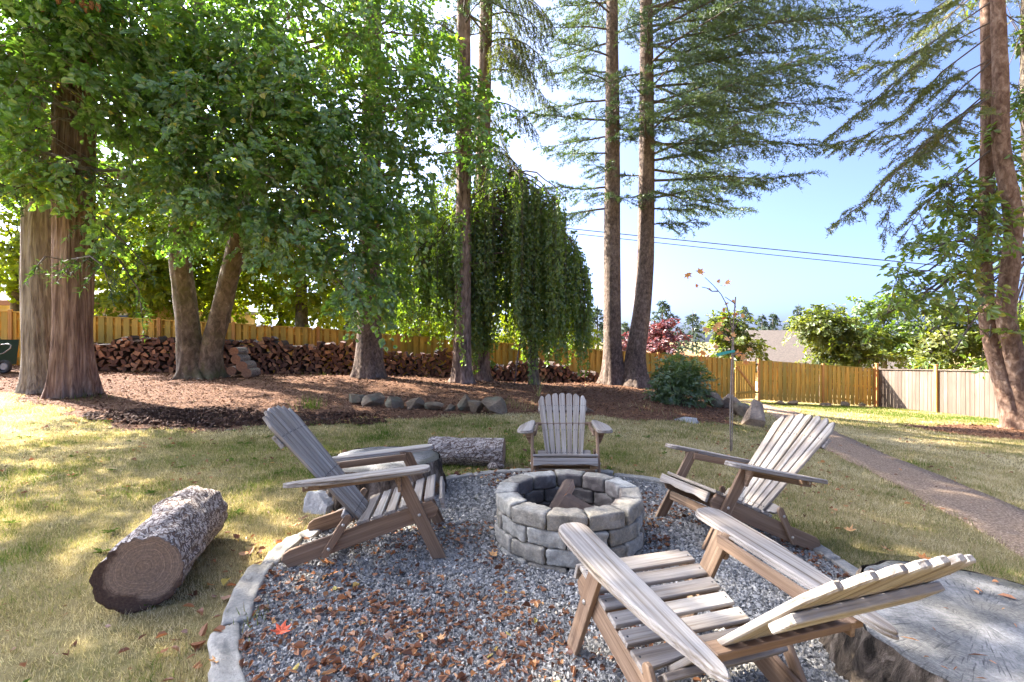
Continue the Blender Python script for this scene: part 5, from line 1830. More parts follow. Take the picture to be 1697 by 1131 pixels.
for lb, u, vt, vb, w, Y, sd_ in (('low green shrub behind the fence under the maples, nearest the thick fir', 465, 455, 545, 120, 22, 121), ('low green shrub behind the fence between the thick fir and the pair of firs', 700, 480, 570, 140, 23, 122),
                                 ('low green shrub behind the fence right of the cedars', 290, 440, 540, 130, 22, 123), ('low green shrub behind the fence seen between the weeping curtains', 930, 500, 590, 110, 24, 124), ('tall pale tree behind the fence at the top beside the cedars', 60, 120, 500, 200, 19, 125)):
    far_tree('green_shrub', lb, u, vt, vb, w, Y, 'maple', sd_, .2, dens=40)
far_tree('blue_green_tree', 'dull blue-green tree low behind the fence near the thick fir', 575, 470, 560, 130, 32, 'needle', 117, .2, dens=40)
for lb, u, vt, vb, w, Y, sd_ in (('distant conifer above the purple tree', 1148, 514, 590, 36, 55, 201), ('distant conifer right behind the young maple', 1234, 506, 590, 40, 60, 202), ('smaller distant conifer left of the tan roof ridge', 1263, 520, 580, 24, 66, 203),
                                 ('distant conifer beside the smaller one above the tan roof', 1281, 517, 580, 28, 66, 204), ('tiny distant conifer low over the tan roof', 1303, 534, 580, 20, 70, 205), ('tallest distant conifer standing alone above the tan roof', 1323, 503, 580, 32, 62, 206),
                                 ('distant conifer peeking behind the leaning twin trunk', 1098, 498, 590, 60, 42, 207), ('distant conifer beside the weeping tree', 990, 505, 600, 40, 45, 208), ('distant conifer over the fence corner', 1500, 520, 590, 34, 60, 209), ('low distant conifer beyond the purple tree', 1035, 533, 590, 34, 60, 210)):
    far_conifer(lb, u, vt, vb, w, Y, sd_)


def box_mesh(name, x0, x1, y0, y1, z0, z1, mat):
    V = [(x, y, z) for z in (z0, z1) for x, y in ((x0, y0), (x1, y0), (x1, y1), (x0, y1))]
    F = np.array([(0, 3, 2, 1), (4, 5, 6, 7), (0, 1, 5, 4), (1, 2, 6, 5), (2, 3, 7, 6), (3, 0, 4, 7)])
    return make_mesh(name, np.array(V, float), F, [mat])


def roof_mesh(x0, x1, y0, y1, z0, z1, hip, mat, t_=.12):
    ym = (y0 + y1) / 2
    V = np.array([(x0, y0, z0), (x1, y0, z0), (x1, y1, z0), (x0, y1, z0), (x0 + hip, ym, z1), (x1 - hip, ym, z1), (x0, y0, z0 - t_), (x1, y0, z0 - t_), (x1, y1, z0 - t_), (x0, y1, z0 - t_)], float)
    return make_mesh('roof', V, [np.array([(0, 1, 5, 4), (2, 3, 4, 5), (0, 6, 7, 1), (1, 7, 8, 2), (2, 8, 9, 3), (3, 9, 6, 0), (6, 9, 8, 7)]), np.array([(1, 2, 5), (3, 0, 4)])], [mat])


hs = thing('yellow_house', 'pale yellow house with grey roof glimpsed over the fence behind the cedars', 'house', (-20, 20, 0.3))
add('wall', box_mesh('wall', -8, 4.6, 0, 8, -.5, 2.55, M['yellow_wall']), hs)
add('roof', roof_mesh(-8.6, 5.2, -.6, 8.6, 2.70, 4.6, 4, M['house_roof']), hs)
add('fascia', box_mesh('fascia', -8.6, 5.2, -.66, -.605, 2.50, 2.72, M['trim']), hs)
for x in (-6.4, -2.6, 2.2, 3.6):
    w_ = add('window', box_mesh('window', x - .5, x + .5, -.05, .02, 1.0, 2.2, M['white_trim']), hs)
    add('pane', box_mesh('pane', x - .42, x + .42, -.06, -.052, 1.08, 2.12, M['glass']), w_)
hs = thing('tan_roof_house', 'house with a broad tan shingle roof beyond the fence', 'house', (21.5, 36, -2))
add('wall', box_mesh('wall', -4.6, 6, -4, 4, -.6, 1.2, M['yellow_wall']), hs)
add('roof', roof_mesh(-5.4, 6.8, -4.8, 4.8, 1.32, 4.15, 1.2, M['tan_roof']), hs)
for x in (-3, 0, 3):
    w_ = add('window', box_mesh('window', x - .6, x + .6, -4.05, -3.98, -.1, 1.0, M['white_trim']), hs)
    add('pane', box_mesh('pane', x - .5, x + .5, -4.06, -4.052, 0, .9, M['glass']), w_)
hs = thing('low_roof_house', 'low terracotta-trimmed roof edge beyond the fence beside the purple tree', 'house', (12.8, 34, -1.9))
add('wall', box_mesh('wall', -3, 2, 0, 6, -.5, 1.4, M['white_trim']), hs)
add('roof', roof_mesh(-3.5, 2.5, -.5, 6.5, 1.52, 2.4, 1.5, M['trim']), hs)

# tall leafy plants over the tan fence
rng = np.random.default_rng(91)
for k_, (u, lb) in enumerate(((1490, 'tall strap-leaved plant over the tan fence nearest the corner post'), (1525, 'tall strap-leaved plant over the tan fence, second from the corner post'), (1600, 'tall strap-leaved plant over the tan fence near the pine'))):
    p = at(u, 640, 18.5)
    p[0] += .6
    bz = g1(p[0], p[1])
    t_ = thing('corn_plant', lb, 'plant', (p[0], p[1], bz), 'tall plants behind the tan fence')
    n = 26
    a_ = rng.uniform(0, 2 * np.pi, n)
    z = rng.uniform(.4, 2.0, n)
    P = np.c_[rng.normal(0, .18, n), rng.normal(0, .18, n), z]
    D = np.c_[np.cos(a_), np.sin(a_), rng.uniform(.1, .9, n)]
    V, F, kk = leaf_geo(P, D, norm(np.c_[-np.cos(a_) * .6, -np.sin(a_) * .6, np.ones(n)]), rng.uniform(.4, .7, n), .09, .2)
    add('leaves', make_mesh('leaves', V, F, [M['far_leaf']], np.repeat(rng.uniform(.2, 1, n), 6)), t_)
    V, F = sticks([(x, y, -.1) for x, y in rng.normal(0, .15, (5, 2))], [(x, y, 1.9) for x, y in rng.normal(0, .15, (5, 2))], .015, .01, 5)
    add('stalks', make_mesh('stalks', V, F, [M['leaf_green']]), t_)

# overhead cables
for k_, (p, q, lb) in enumerate(((tuple(at(500, 331, 36)), tuple(at(1760, 460, 27)), 'upper black power cable crossing the sky'), (tuple(at(500, 336, 36)), tuple(at(1760, 472, 27)), 'lower black power cable crossing the sky'))):
    t_ = np.linspace(0, 1, 30)[:, None]
    P = np.array(p) + (np.array(q) - p) * t_
    P[:, 2] -= .12 * np.sin(t_[:, 0] * np.pi)
    V, F = tube(P, .03 if k_ == 0 else .024, 6)
    tag(add('power_cable', make_mesh('power_cable', V, F, [M['wire']], smooth=True)), lb, 'cable', 'overhead cables')

# ------------------------------------------------------------------ fences
def fence_y(x):
    return 16.3 + .21 * x


FD = norm(np.array([1.0, .21, 0]))
FN = np.array([.21, -1.0, 0]) / math.hypot(1, .21)      # towards the garden


def fence_top(x):
    return float(np.interp(x, [-22, -14.55, -6.2, 1.1, 9.1, 15.2], [2.62, 2.15, 1.70, 1.115, .575, .143]))


Z3 = np.array([0, 0, 1.0])
BO = {}


def bmesh_board(L, W, T, mat, key):
    if key not in BO:
        V, F = board(L, W, T, .003)
        BO[key] = make_mesh(key.split('#')[0], V, F, [mat])
    return BO[key]


def up_board(name, parent, p, L, W, T, mat, nrm, key):
    """vertical board: bottom at p, faces nrm"""
    x = np.array([0, 0, 1.0])
    z = np.asarray(nrm, float)
    y = np.cross(z, x)
    c = np.asarray(p, float) + x * L / 2 - np.array(parent.location)
    return add(name, bmesh_board(L, W, T, mat, key), parent, mat=frame(c, x, y, z))


def shadow_fence(x0, x1, label, posts):
    base = np.array([(x0 + x1) / 2, fence_y((x0 + x1) / 2), 0])
    f = thing('board_fence', label, 'fence', tuple(base))
    r = random.Random(int(x0 * 10))
    n = 0
    x = x0 + .08
    hw = .108 * FD[0]
    while x < x1 - .03:
        back = n % 2
        p = np.array([x, fence_y(x), 0]) + FN * (-.034 if back else .034)
        H = 1.54 if back else 1.50
        p[2] = fence_top(x) - 1.50 - (.04 if back else 0) + r.uniform(-.008, .008)
        W = .152
        up_board('fence_board', f, p, H, W, .017, M['fence'], FN, 'fence_board#%d' % back)
        x += hw
        n += 1
    for px in posts:
        p = np.array([px, fence_y(px), fence_top(px) - 1.62]) + FN * .06
        up_board('fence_post', f, p, 1.70, .09, .05, M['fence_post'], FN, 'fence_post')
    # rails between posts, cap along the top
    knots = [x0] + [q_ for q_ in posts if x0 + .2 < q_ < x1 - .2] + [x1]
    for a_, b_ in zip(knots[:-1], knots[1:]):
        for dz, W, T, off in ((-.75, .085, .038, 0), (-.18, .085, .038, 0), (-1.32, .085, .038, 0)):
            P = np.array([a_, fence_y(a_), fence_top(a_) + dz]) + FN * off
            Q = np.array([b_, fence_y(b_), fence_top(b_) + dz]) + FN * off
            V, F = board(float(np.linalg.norm(Q - P)) - .01, T, W, .003)
            add('fence_rail', make_mesh('fence_rail', V, F, [M['fence']]), f, mat=Matrix.Translation(tuple(-base)) @ along(P, Q))
        P = np.array([a_, fence_y(a_), fence_top(a_) + .02])
        Q = np.array([b_, fence_y(b_), fence_top(b_) + .02])
        V, F = board(float(np.linalg.norm(Q - P)) - .004, .12, .03, .003)
        add('fence_cap', make_mesh('fence_cap', V, F, [M['fence']]), f, mat=Matrix.Translation(tuple(-base)) @ along(P, Q))
    return f


def fx(u):
    """x on the fence line seen in column u"""
    k = (u - 848.5) / FPX
    return k * 16.3 / (1 - .21 * k)


shadow_fence(-16.2, fx(1213), 'long golden board fence behind the woodpile and trees', [fx(u) for u in (20, 140, 265, 388, 528, 661, 782, 900, 1000, 1090, 1160, 1211)])
shadow_fence(fx(1257), 15.15, 'golden board fence between the gate and the tan fence', [fx(1256), fx(1362), 15.1])

# gate
ga, gb_ = fx(1216), fx(1254)
gbase = np.array([(ga + gb_) / 2, fence_y((ga + gb_) / 2), 0])
gate = thing('garden_gate', 'board garden gate with a diagonal brace at the end of the path', 'gate', tuple(gbase))
n = 8
for k_ in range(n):
    x = ga + .06 + (gb_ - ga - .12) * (k_ + .5) / n
    p = np.array([x, fence_y(x), fence_top(ga) - 1.55])
    up_board('gate_board', gate, p, 1.46, (gb_ - ga - .12) / n - .006, .018, M['fence'], FN, 'gate_board')
for dz in (-.20, -1.30):
    P = np.array([ga + .05, fence_y(ga + .05), fence_top(ga) + dz]) + FN * .03
    Q = np.array([gb_ - .05, fence_y(gb_ - .05), fence_top(ga) + dz]) + FN * .03
    V, F = board(float(np.linalg.norm(Q - P)), .035, .085)
    add('gate_rail', make_mesh('gate_rail', V, F, [M['fence']]), gate, mat=Matrix.Translation(tuple(-gbase)) @ along(P, Q))
P = np.array([ga + .1, fence_y(ga + .1), fence_top(ga) - .26]) + FN * .03
Q = np.array([gb_ - .1, fence_y(gb_ - .1), fence_top(ga) - 1.24]) + FN * .03
V, F = board(float(np.linalg.norm(Q - P)), .035, .075)
add('diagonal_brace', make_mesh('diagonal_brace', V, F, [M['fence_post']]), gate, mat=Matrix.Translation(tuple(-gbase)) @ along(P, Q))
for dz in (-.2, -1.3):
    V, F = board(.14, .012, .05)
    P = np.array([gb_ - .03, fence_y(gb_ - .03), fence_top(ga) + dz]) + FN * .055
    add('hinge', make_mesh('hinge', V, F, [M['rubber']]), gate, mat=Matrix.Translation(tuple(P - gbase)))

# tan fence on the right
A_, B_ = np.array([15.30, 19.45, 0]), np.array([16.45, 9.8, 0])
TD = norm(B_ - A_)
TN = np.array([TD[1], -TD[0], 0])
TN = TN if TN[0] < 0 else -TN
tf = thing('tan_fence', 'weathered tan solid board fence running from the corner post past the pine', 'fence', tuple(A_))


def ttop(s):
    return .143 + (.388 - .143) * s / 5.0 if s < 5.0 else .388 + .02 * (s - 5)


L_ = float(np.linalg.norm(B_ - A_))
s = .08
r = random.Random(3)
while s < L_:
    p = A_ + TD * s + TN * r.uniform(-.006, .006)
    p[2] = ttop(s) - 1.60 + r.uniform(-.01, .01)
    up_board('fence_board', tf, p, 1.58, .138, .018, M['fence_tan'], TN, 'tan_fence_board')
    s += .1455
for s0, tall in ((-.02, .22), (2.4, .17), (4.85, .04), (7.3, .04)):
    p = A_ + TD * s0 + TN * .055
    p[2] = ttop(max(0, s0)) - 1.65
    up_board('fence_post', tf, p, 1.65 + tall, .09, .085, M['fence_post'], TN, 'tan_fence_post#%d' % int(tall * 100))
    c = p - A_ + Z3 * (1.65 + tall + .012)
    V, F = board(.12, .12, .025)
    add('post_cap', make_mesh('post_cap', V, F, [M['fence_post']]), tf, loc=tuple(c))
for a_, b_ in ((.04, 2.34), (2.46, 4.79), (4.91, 7.24), (7.36, L_)):
    P, Q = A_ + TD * a_, A_ + TD * b_
    P[2], Q[2] = ttop(a_) + .0, ttop(b_) + .0
    V, F = board(float(np.linalg.norm(Q - P)), .13, .035)
    add('fence_cap', make_mesh('fence_cap', V, F, [M['fence_tan']]), tf, mat=Matrix.Translation(tuple(-A_)) @ along(P, Q))

# ------------------------------------------------------------------ woodpile: every visible log is a log
rng = np.random.default_rng(111)
fw_mats = [[M['fire_end'], M['fire_bark'], M['fire_end']], [M['fire_dark'], M['fire_bark'], M['fire_dark']], [M['fire_dark'], M['fire_bark'], M['fire_end']], [M['fire_bark'], M['fire_bark'], M['fire_dark']]]
fw_mesh = [split_log(.42, rng.uniform(.15, .21), rng.uniform(.10, .135), 300 + k_, fw_mats[[0, 1, 1, 2, 3, 1, 3, 2, 1, 3][k_ % 10]]) for k_ in range(20)]
piles = [(145, 332, .78, .84, 'woodpile behind the cedars'), (332, 612, .84, .92, 'woodpile beside the double trunk'),
         (612, 768, .84, .70, 'woodpile between the three firs'), (768, 886, .64, .60, 'woodpile beside the weeping trunk'), (886, 1005, .74, .30, 'sloping woodpile end by the twin conifers')]
cand = []
for u0, u1, h0, h1, lb in piles:
    xa, xb = fx(u0), fx(u1)
    x = xa
    while x < xb:
        f_ = (x - xa) / (xb - xa)
        hh = h0 + (h1 - h0) * f_ + .10 * math.sin(x * 2.3) + .05 * math.sin(x * 5.1)
        if u0 == 886:
            hh *= min(1, (1 - f_) * 2.2 + .15)
        z = .0
        row = 0
        nrow = max(1, int(math.ceil(hh / .108)))
        while z < hh:
            cand.append(((x + (.09 if row % 2 else 0) + rng.normal(0, .02), z + rng.normal(0, .010), lb, row), 'in the bottom row' if row == 0 else 'in the top row' if row >= nrow - 1 else 'in the upper half' if row > nrow / 2 else 'in the lower half'))
            z += .108
            row += 1
        x += .172
items = []
rowname = [c_[1] for c_ in cand]
for (x, dz, lb, row), _n in cand:
    y = fence_y(x) - 1.0 + rng.normal(0, .045) - .02 * 0
    z = g1(x, y) + .055 + dz
    items.append((x, y, z, lb))
# nearest first: 290 logs are objects, the rest one mass
order = sorted(range(len(items)), key=lambda i_: items[i_][1])
single = set(order[::1][:0])
pick = np.linspace(0, len(order) - 1, min(290, len(order))).astype(int)
single = set(order[i_] for i_ in pick)
mbs = MB()
for i_, (x, y, z, lb) in enumerate(items):
    kf = int(rng.integers(20))
    me = fw_mesh[kf]
    yaw = math.atan2(FN[1], FN[0]) + rng.normal(0, .13)
    mt = Matrix.Translation((x, y, z)) @ Matrix.Rotation(yaw, 4, 'Z') @ Matrix.Rotation(rng.normal(0, .06), 4, 'Y') @ Matrix.Rotation(rng.uniform(0, 2 * np.pi), 4, 'X')
    if i_ in single:
        tag(add('firewood_log', me, mat=mt), {0: 'pale-faced', 1: 'dark-faced', 2: 'orange-ended', 3: 'bark-covered'}[[0, 1, 1, 2, 3, 1, 3, 2, 1, 3][kf % 10]] + ' log ' + rowname[i_] + ' of the ' + lb, 'firewood', 'split firewood in the woodpile')
    else:
        co = np.empty(len(me.vertices) * 3, np.float32)
        me.vertices.foreach_get('co', co)
        co = co.reshape(-1, 3) @ np.array(mt.to_3x3()).T + np.array(mt.translation)
        for pl in me.polygons:
            mbs.F.append(np.array([list(pl.vertices)]) + mbs.n)
            mbs.M.append(np.array([{'split_log_face': 0, 'dark_log_face': 1, 'firewood_bark': 2}[me.materials[pl.material_index].name]]))
        mbs.V.append(co)
        mbs.R.append(np.full(len(co), .5))
        mbs.n += len(co)
if mbs.n:
    stuff(add('firewood_logs', mbs.mesh('firewood_logs', [M['fire_end'], M['fire_dark'], M['fire_bark']])), 'remaining split firewood packed in the woodpile')
# round birch logs at the end of the second stack
for k_, (u, v, r_, lb) in enumerate(((376, 581, .115, 'topmost round pale-barked log beside the double trunk'), (379, 594, .125, 'second round log from the top beside the double trunk'), (389, 606, .145, 'largest round pale-barked log in the stack beside the double trunk'),
                                     (372, 613, .12, 'lowest round log tucked against the double trunk'), (397, 617, .125, 'round pale-barked log at the front foot of the stack'))):
    p = at(u + 11, v + 2, 12.25)
    mt = Matrix.Translation(tuple(p)) @ Matrix.Rotation(math.atan2(-1, .12), 4, 'Z')
    o = add('round_log', log_mesh('round_log', .6, r_, 60 + k_, [M['log_bark'], M['fire_end']], 1.0, .03, 20, 6), mat=mt)
    o.location += Vector((-.03, .3, 0))
    tag(o, lb, 'log', 'round logs beside the double trunk')

# ------------------------------------------------------------------ garden cart at the left edge
cz = g1(-12.6, 11.6)
ct = thing('garden_cart', 'dark green garden cart with a black wheel beside the grey cedar', 'cart', (-12.75, 11.7, cz))
o_ = np.array([(-.7, -.25), (.05, -.25), (.12, .38), (-.8, .38)])
V, F = prism(o_, .6, .02)
add('tub', make_mesh('tub', V, F, [M['green_tub']]), ct, mat=frame((-.05, 0, .46), (1, 0, 0), (0, 0, 1), (0, -1, 0)))
for k_ in range(4):
    V, F = board(.84 - .05 * (3 - k_), .03, .035)
    add('tub_rib', make_mesh('tub_rib', V, F, [M['green_tub']]), ct, loc=(-.36, -.315, .30 + .14 * k_))
a = np.linspace(0, 2 * np.pi, 25)[:-1]
wh = add('wheel', make_mesh('wheel', *tube(np.array([(0, -.03, 0), (0, -.015, 0), (0, .015, 0), (0, .03, 0)]), [.08, .1, .1, .08], 20), [M['steel']]), ct, loc=(.22, -.2, .17))
Vt, Ft = [], []
for i_, a_ in enumerate(a):
    for b_ in np.linspace(0, 2 * np.pi, 9)[:-1]:
        rr_ = .135 + .035 * math.cos(b_)
        Vt.append((rr_ * math.cos(a_), .045 * math.sin(b_), rr_ * math.sin(a_)))
for i_ in range(24):
    for j_ in range(8):
        Ft.append((i_ * 8 + j_, ((i_ + 1) % 24) * 8 + j_, ((i_ + 1) % 24) * 8 + (j_ + 1) % 8, i_ * 8 + (j_ + 1) % 8))
add('tyre', make_mesh('tyre', np.array(Vt), np.array(Ft), [M['rubber']], smooth=True), wh)
V, F = tube(np.array([(.0, -.25, .45), (.25, -.25, .50), (.42, -.25, .62), (.44, -.25, .70), (.36, -.25, .73), (.05, -.25, .70)]), .014, 8)
add('frame_tube', make_mesh('frame_tube', V, F, [M['steel']], smooth=True), ct)
V, F = tube(np.array([(.0, -.1, .8), (-.08, -.1, 1.15), (-.2, -.1, 1.6)]), .02, 8)
add('handle', make_mesh('handle', V, F, [M['fence_tan']], smooth=True), ct)


# ------------------------------------------------------------------ sapling with autumn leaves
def maple_leaf(size, curl, seed):
    r = np.random.default_rng(seed)
    ang = np.radians([-90, -62, -40, -12, 5, 22, 38, 60, 72, 90])
    rad = np.array([.30, .46, .40, .92, .52, .60, .98, .52, .56, 1.05])
    pr = [(rad[i_] * math.cos(ang[i_]), rad[i_] * math.sin(ang[i_])) for i_ in range(10)]
    pl = [(-x, y) for x, y in pr[1:-1]][::-1]
    o_ = np.array(pr + pl) * size * r.uniform(.9, 1.1, (18, 1))
    d2 = (o_ ** 2).sum(1) / size ** 2
    z = curl * size * d2 * r.uniform(.4, 1.3, len(o_))
    V = np.r_[[[0, 0, 0]], np.c_[o_, z]]
    k_ = len(o_)
    F = np.stack([np.zeros(k_, int), 1 + np.arange(k_), 1 + (np.arange(k_) + 1) % k_], 1)
    return V, F


sb = np.array([2.885, 6.14, 0])
sb[2] = g1(sb[0], sb[1])
YS = 6.14
sap = thing('maple_sapling', 'young staked maple with a few orange leaves and a teal tie', 'sapling', tuple(sb))
stem = [(1211, 752), (1210, 690), (1212, 620), (1214, 560), (1216, 530), (1219, 495), (1219, 492)]
V, F = tube(np.array([at(u, v, YS) for u, v in stem]) - sb, np.linspace(.012, .008, 7), 8)
add('stem', make_mesh('stem', V, F, [M['twig_pale']], smooth=True), sap)
for pp in ([(1214, 551), (1209, 525), (1204, 505), (1195, 488), (1182, 473), (1168, 460)], [(1190, 483), (1180, 483), (1172, 478), (1163, 476)], [(1215, 548), (1222, 535), (1230, 522)], [(1212, 565), (1204, 556), (1195, 550)], [(1213, 590), (1225, 585), (1240, 590)], [(1219, 510), (1217, 503), (1201, 492)]):
    V, F = tube(np.array([at(u, v, YS - .05) for u, v in pp]) - sb, np.linspace(.009, .004, len(pp)), 6)
    add('twig', make_mesh('twig', V, F, [M['twig']]), sap)
V, F = tube(np.array([at(1213, 752, YS + .04), at(1216, 560, YS + .06)]) - sb, .007, 6)
add('stake', make_mesh('stake', V, F, [M['twig_pale']]), sap)
o_ = np.array([(-.20, -.02), (-.05, .015), (.05, .03), (.06, .0), (-.02, -.015), (-.17, -.055)])
V, F = prism(o_[::-1], .006, .001)
add('tie', make_mesh('tie', V, F, [M['teal']]), sap, mat=Matrix.Translation(tuple(at(1211, 584, YS - .03) - sb)) @ Matrix.Rotation(math.pi / 2, 4, 'X'))
lm = ['leaf_tan', 'leaf_tan', 'leaf_orange', 'leaf_tan']
rng = np.random.default_rng(131)
for k_, (u, v, s_) in enumerate(((1140, 455, 9), (1160, 451, 9), (1154, 474, 5), (1190, 466, 6), (1197, 474, 8), (1205, 468, 7), (1176, 480, 4), (1204, 503, 5), (1215, 500, 5), (1200, 514, 6), (1199, 527, 6), (1190, 538, 9), (1185, 545, 8), (1170, 546, 9), (1218, 521, 7), (1231, 523, 6),
                                  (1205, 548, 7), (1206, 563, 8), (1222, 587, 9), (1230, 592, 9), (1242, 580, 6), (1186, 576, 7), (1166, 585, 8), (1173, 592, 7), (1215, 556, 6), (1193, 553, 7), (1236, 600, 7))):
    V, F = maple_leaf(s_ / FPX * YS, .25, k_)
    rot = Matrix.Rotation(rng.uniform(-.6, .6), 4, 'Z') @ Matrix.Rotation(math.pi / 2 + rng.normal(0, .5), 4, 'X') @ Matrix.Rotation(rng.uniform(0, 6.28), 4, 'Z')
    add('leaf', make_mesh('leaf', V, F, [M[lm[k_ % 4]]]), sap, mat=Matrix.Translation(tuple(at(u, v, YS - .05 + rng.normal(0, .06)) - sb)) @ rot)

# ------------------------------------------------------------------ fallen leaves, weeds, grass, chips
for k_, (u, v, s_, m_, lb) in enumerate(((466, 1052, 15, 'leaf_red', 'bright red-orange maple leaf on the gravel near the edging'), (819, 924, 10, 'leaf_tan', 'pale orange maple leaf on the gravel beside the fire pit'), (545, 938, 15, 'leaf_orange', 'large orange maple leaf under the sideways chair rail'),
                                          (548, 957, 11, 'leaf_orange', 'orange maple leaf just in front of the sideways chair rail'), (1408, 882, 8, 'leaf_tan', 'yellow-tan leaf on the grass beside the armchair near the path'), (1532, 930, 11, 'leaf_orange', 'orange maple leaf on the grass behind the huge stump'),
                                          (1470, 915, 9, 'leaf_tan', 'tan curled leaf on the grass at the back of the huge stump'), (358, 1102, 12, 'leaf_tan', 'yellow-tan leaf on the grass against the edging'), (486, 876, 12, 'leaf_orange', 'orange leaf on the grass by the pale angular rock'), (730, 1065, 8, 'leaf_tan', 'small tan leaf in the middle of the gravel'))):
    Y = 3.0
    for _ in range(30):
        p = at(u, v, Y)
        Y += (p[2] - g1(p[0], p[1]) - .02) * Y / CAMH
    p = at(u, v, Y)
    V, F = maple_leaf(s_ / FPX * Y * 1.25, .35, 50 + k_)
    tag(add('maple_leaf', make_mesh('maple_leaf', V, F, [M[m_]]), mat=Matrix.Translation((p[0], p[1], g1(p[0], p[1]) + .036)) @ Matrix.Rotation(k_ * 1.3, 4, 'Z') @ Matrix.Rotation(.25, 4, 'X')), lb, 'leaf')

rng = np.random.default_rng(141)


def blades(x, y, z, h, w, lean, rnd):
    n = len(x)
    a_ = rng.uniform(0, 2 * np.pi, n)
    b_ = rng.uniform(0, 2 * np.pi, n)
    dx, dy = np.cos(a_) * w / 2, np.sin(a_) * w / 2
    lx, ly = np.cos(b_) * lean * h, np.sin(b_) * lean * h
    hz = h * np.sqrt(np.clip(1 - lean ** 2, .05, 1))
    V = np.stack([np.c_[x - dx, y - dy, z], np.c_[x + dx, y + dy, z], np.c_[x + lx, y + ly, z + hz]], 1).reshape(-1, 3)
    return V, np.arange(3 * n).reshape(-1, 3), np.repeat(rnd, 3)


def lawn_ok(x, y):
    return (mulchness(x, y) < .05) & ~in_gravel(x, y, 1.78) & (path_off(x, y) > .41) & (np.abs(x) < 1.2 * y + .3) & (np.hypot(x - 1.86, y - 1.72) > .55) & (np.hypot(x + 1.12, y - 4.06) > .46)


def greenness(x, y):
    P = np.c_[x, y, 0 * x]
    g = .62 + .28 * fbm(P * .55, 41, 3) + .20 * fbm(P * 2.6, 43, 2) + .12 * vnoise(P * 9, 47)
    g = g - .30 * np.exp(-((x + .6) ** 2 / 1.2 + (y - 7.0) ** 2 / .5)) - .25 * (np.clip((y - 11) / 4, 0, 1)) * (x > 6)
    return g


mb = MB()
for (n, x0, x1, y0, y1, h0, h1, w) in ((190000, -4.2, 4.2, 1.2, 3.6, .016, .045, .0035), (190000, -7.5, 7.5, 3.6, 6.4, .02, .05, .006), (120000, -11, 11, 6.4, 10, .025, .055, .010), (70000, 2, 16, 10, 19, .03, .07, .018)):
    x, y = scatter(n, x0, x1, y0, y1, lawn_ok)
    g = np.clip(greenness(x, y) + rng.normal(0, .17, len(x)), 0, 1)
    V, F, R = blades(x, y, gz(x, y) - .004, rng.uniform(h0, h1, len(x)), w, np.clip(rng.beta(2, 1.6, len(x)) * (.55 + .5 * g), 0, .97), g)
    mb.put(V, F, R)
for (n, x0, x1, y0, y1, h0, h1, w) in ((70000, -4.2, 4.2, 1.2, 3.8, .03, .075, .004), (60000, -7.5, 7.5, 3.8, 7.5, .035, .085, .007)):
    x, y = scatter(n, x0, x1, y0, y1, lambda x, y: lawn_ok(x, y) & (fbm(np.c_[x * 2.2, y * 2.2, 0 * x], 53, 3) + .25 * RNG.normal(size=len(x)) > .42))
    g = np.clip(greenness(x, y) - .18 + rng.normal(0, .2, len(x)), 0, 1)
    V, F, R = blades(x, y, gz(x, y) - .004, rng.uniform(h0, h1, len(x)), w, np.clip(rng.beta(2, 2, len(x)), 0, .95), g)
    mb.put(V, F, R)
stuff(add('grass', mb.mesh('grass', [M['grass']])), 'short dry yellow-green lawn grass')

# tufts: green weeds, ornamental clumps
mb = MB()
for (cx_, cy_, n, rad, h, g0) in ((-3.7, 8.6, 90, .10, .30, .1), (-8.3, 9.0, 60, .25, .12, .15), (-1.2, 2.15, 30, .06, .10, .3), (.2, 8.9, 50, .25, .28, .45), (2.9, 9.6, 40, .3, .2, .6), (.6, 10.6, 14, .05, .7, .4), (3.2, 8.4, 60, .2, .14, .3), (-5.4, 13.4, 40, .25, .15, .35)):
    x, y = cx_ + rng.normal(0, rad, n), cy_ + rng.normal(0, rad, n)
    V, F, R = blades(x, y, gz(x, y) - .01, h * rng.uniform(.6, 1.1, n), .010, rng.uniform(.1, .6, n), np.clip(g0 + rng.normal(0, .12, n), 0, 1))
    mb.put(V, F, R)
for _ in range(110):
    x, y = rng.uniform(-7, 2), rng.uniform(1.6, 7.5)
    if not lawn_ok(np.array([x]), np.array([y]))[0]:
        continue
    n = 9
    a_ = rng.uniform(0, 2 * np.pi, n)
    P = np.c_[np.full(n, x), np.full(n, y), np.full(n, g1(x, y) + .012)]
    D = np.c_[np.cos(a_), np.sin(a_), rng.uniform(.1, .5, n)]
    V, F, kk = leaf_geo(P, D, np.tile([0, 0, 1.0], (n, 1)), rng.uniform(.03, .07, n), .022, .1)
    mb.put(V, F, np.repeat(np.clip(rng.normal(.08, .06, n), 0, .3), 6))
stuff(add('weeds', mb.mesh('weeds', [M['grass']])), 'scattered green weeds and grass tufts in lawn and mulch')

# fallen leaf litter
mb = MB()


def litter(n, keep, x0, x1, y0, y1, s0, s1, lift, bright=0):
    x, y = scatter(n, x0, x1, y0, y1, keep)
    m = len(x)
    a_ = rng.uniform(0, 2 * np.pi, m)
    P = np.c_[x, y, gz(x, y) + lift + rng.uniform(0, .012, m)]
    D = np.c_[np.cos(a_), np.sin(a_), rng.normal(0, .25, m)]
    L = rng.uniform(s0, s1, m)
    V, F, kk = leaf_geo(P, D, norm(rng.normal(0, .35, (m, 3)) + (0, 0, 1)), L, L * rng.uniform(.25, .75, m), rng.uniform(-.5, .7, m)[:, None])
    mb.put(V, F, np.repeat(np.clip(rng.beta(1.6, 2.0, m) + bright, 0, 1), kk))


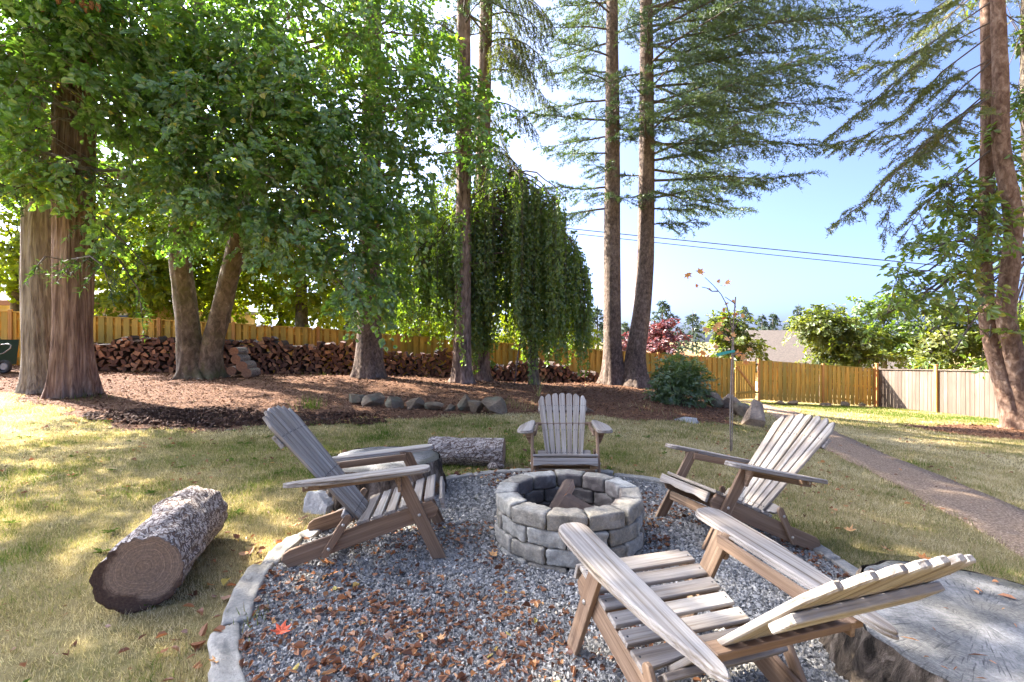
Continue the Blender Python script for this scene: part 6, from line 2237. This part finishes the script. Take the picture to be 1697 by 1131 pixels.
clus = lambda x, y: fbm(np.c_[x * 1.6, y * 1.6, 0 * x], 61, 2)
litter(9000, lambda x, y: in_gravel(x, y, 1.66) & (clus(x, y) + .8 * np.exp(-((x + .6) ** 2 + (y - 2.1) ** 2) / .5) > .12) & (np.hypot(x - .374, y - 3.08) > .5), -1.4, 2.1, 1.2, 4.6, .010, .042, .022)
litter(5200, lambda x, y: in_gravel(x, y, 1.66) & (RNG.uniform(size=len(x)) < np.exp(-((x + .55) ** 2 / .5 + (y - 1.95) ** 2 / .35))), -1.5, 1.0, 1.2, 3.2, .012, .05, .022, .05)
litter(900, lambda x, y: lawn_ok(x, y) & (clus(x, y) > -.1), -4.5, 3.5, 1.3, 5, .015, .05, .014, .1)
litter(1800, lambda x, y: lawn_ok(x, y) & (clus(x, y) > -.2), -8, 8, 4, 9, .02, .06, .02, .12)
litter(500, lambda x, y: path_off(x, y) < .45, 3, 9, 2, 14, .02, .06, .026)
litter(500, lambda x, y: (np.abs(np.hypot(x - .36, y - 2.95) - 1.82 - bulge(x, y)) < .16) & (x < .5), -1.8, .5, 1.3, 4.8, .03, .09, .02, .1)
stuff(add('fallen_leaves', mb.mesh('fallen_leaves', [M['fallen']])), 'brown and orange fallen leaf litter')

# small leaves on the stump
mb = MB()
n = 60
a_, r_ = rng.uniform(0, 2 * np.pi, n), .5 * rng.uniform(0, 1, n) ** .5
P = np.c_[1.86 + r_ * np.cos(a_), 1.72 + r_ * np.sin(a_), np.full(n, g1(1.86, 1.72) + .312)]
b_ = rng.uniform(0, 2 * np.pi, n)
V, F, kk = leaf_geo(P, np.c_[np.cos(b_), np.sin(b_), 0 * b_], np.tile([0, 0, 1.0], (n, 1)) + rng.normal(0, .2, (n, 3)), rng.uniform(.02, .06, n), rng.choice([.004, .004, .02], n), .3)
mb.put(V, F, np.repeat(rng.uniform(.2, 1, n), 6))
stuff(add('needle_litter', mb.mesh('needle_litter', [M['fallen']])), 'dry needles and leaf scraps on the huge stump')

# mulch chips
mb = MB()
for n, y0, y1, s in ((70000, 6.5, 11, .05), (34000, 11, 16.5, .075)):
    x, y = scatter(n, -14, 15, y0, y1, lambda x, y: (mulchness(x, y) > -.12) & (soilness(x, y) < .25) & (np.abs(x) < 1.15 * y))
    m = len(x)
    a_ = rng.uniform(0, 2 * np.pi, m)
    L = s * rng.uniform(.4, 1.3, m)
    D = np.c_[np.cos(a_), np.sin(a_), rng.normal(0, .3, m)]
    V, F, kk = leaf_geo(np.c_[x, y, gz(x, y) + rng.uniform(.004, .03, m)], D, norm(rng.normal(0, .5, (m, 3)) + (0, 0, 1)), L, L * rng.uniform(.2, .5, m), .1, False)
    mb.put(V, F, np.repeat(rng.beta(1.8, 2.2, m), kk))
x, y = scatter(9000, -7.2, -2, 6.5, 8.6, lambda x, y: soilness(x, y) > 0)
V, F, R = pebbles(x, y, rng.uniform(.02, .09, len(x)) * rng.uniform(.4, 1, len(x)), gz(x, y) + .02, rng.beta(1.2, 7, len(x)))
mb.put(V, F, R)
stuff(add('bark_mulch', mb.mesh('bark_mulch', [M['chips']])), 'loose reddish bark mulch chips under the trees')
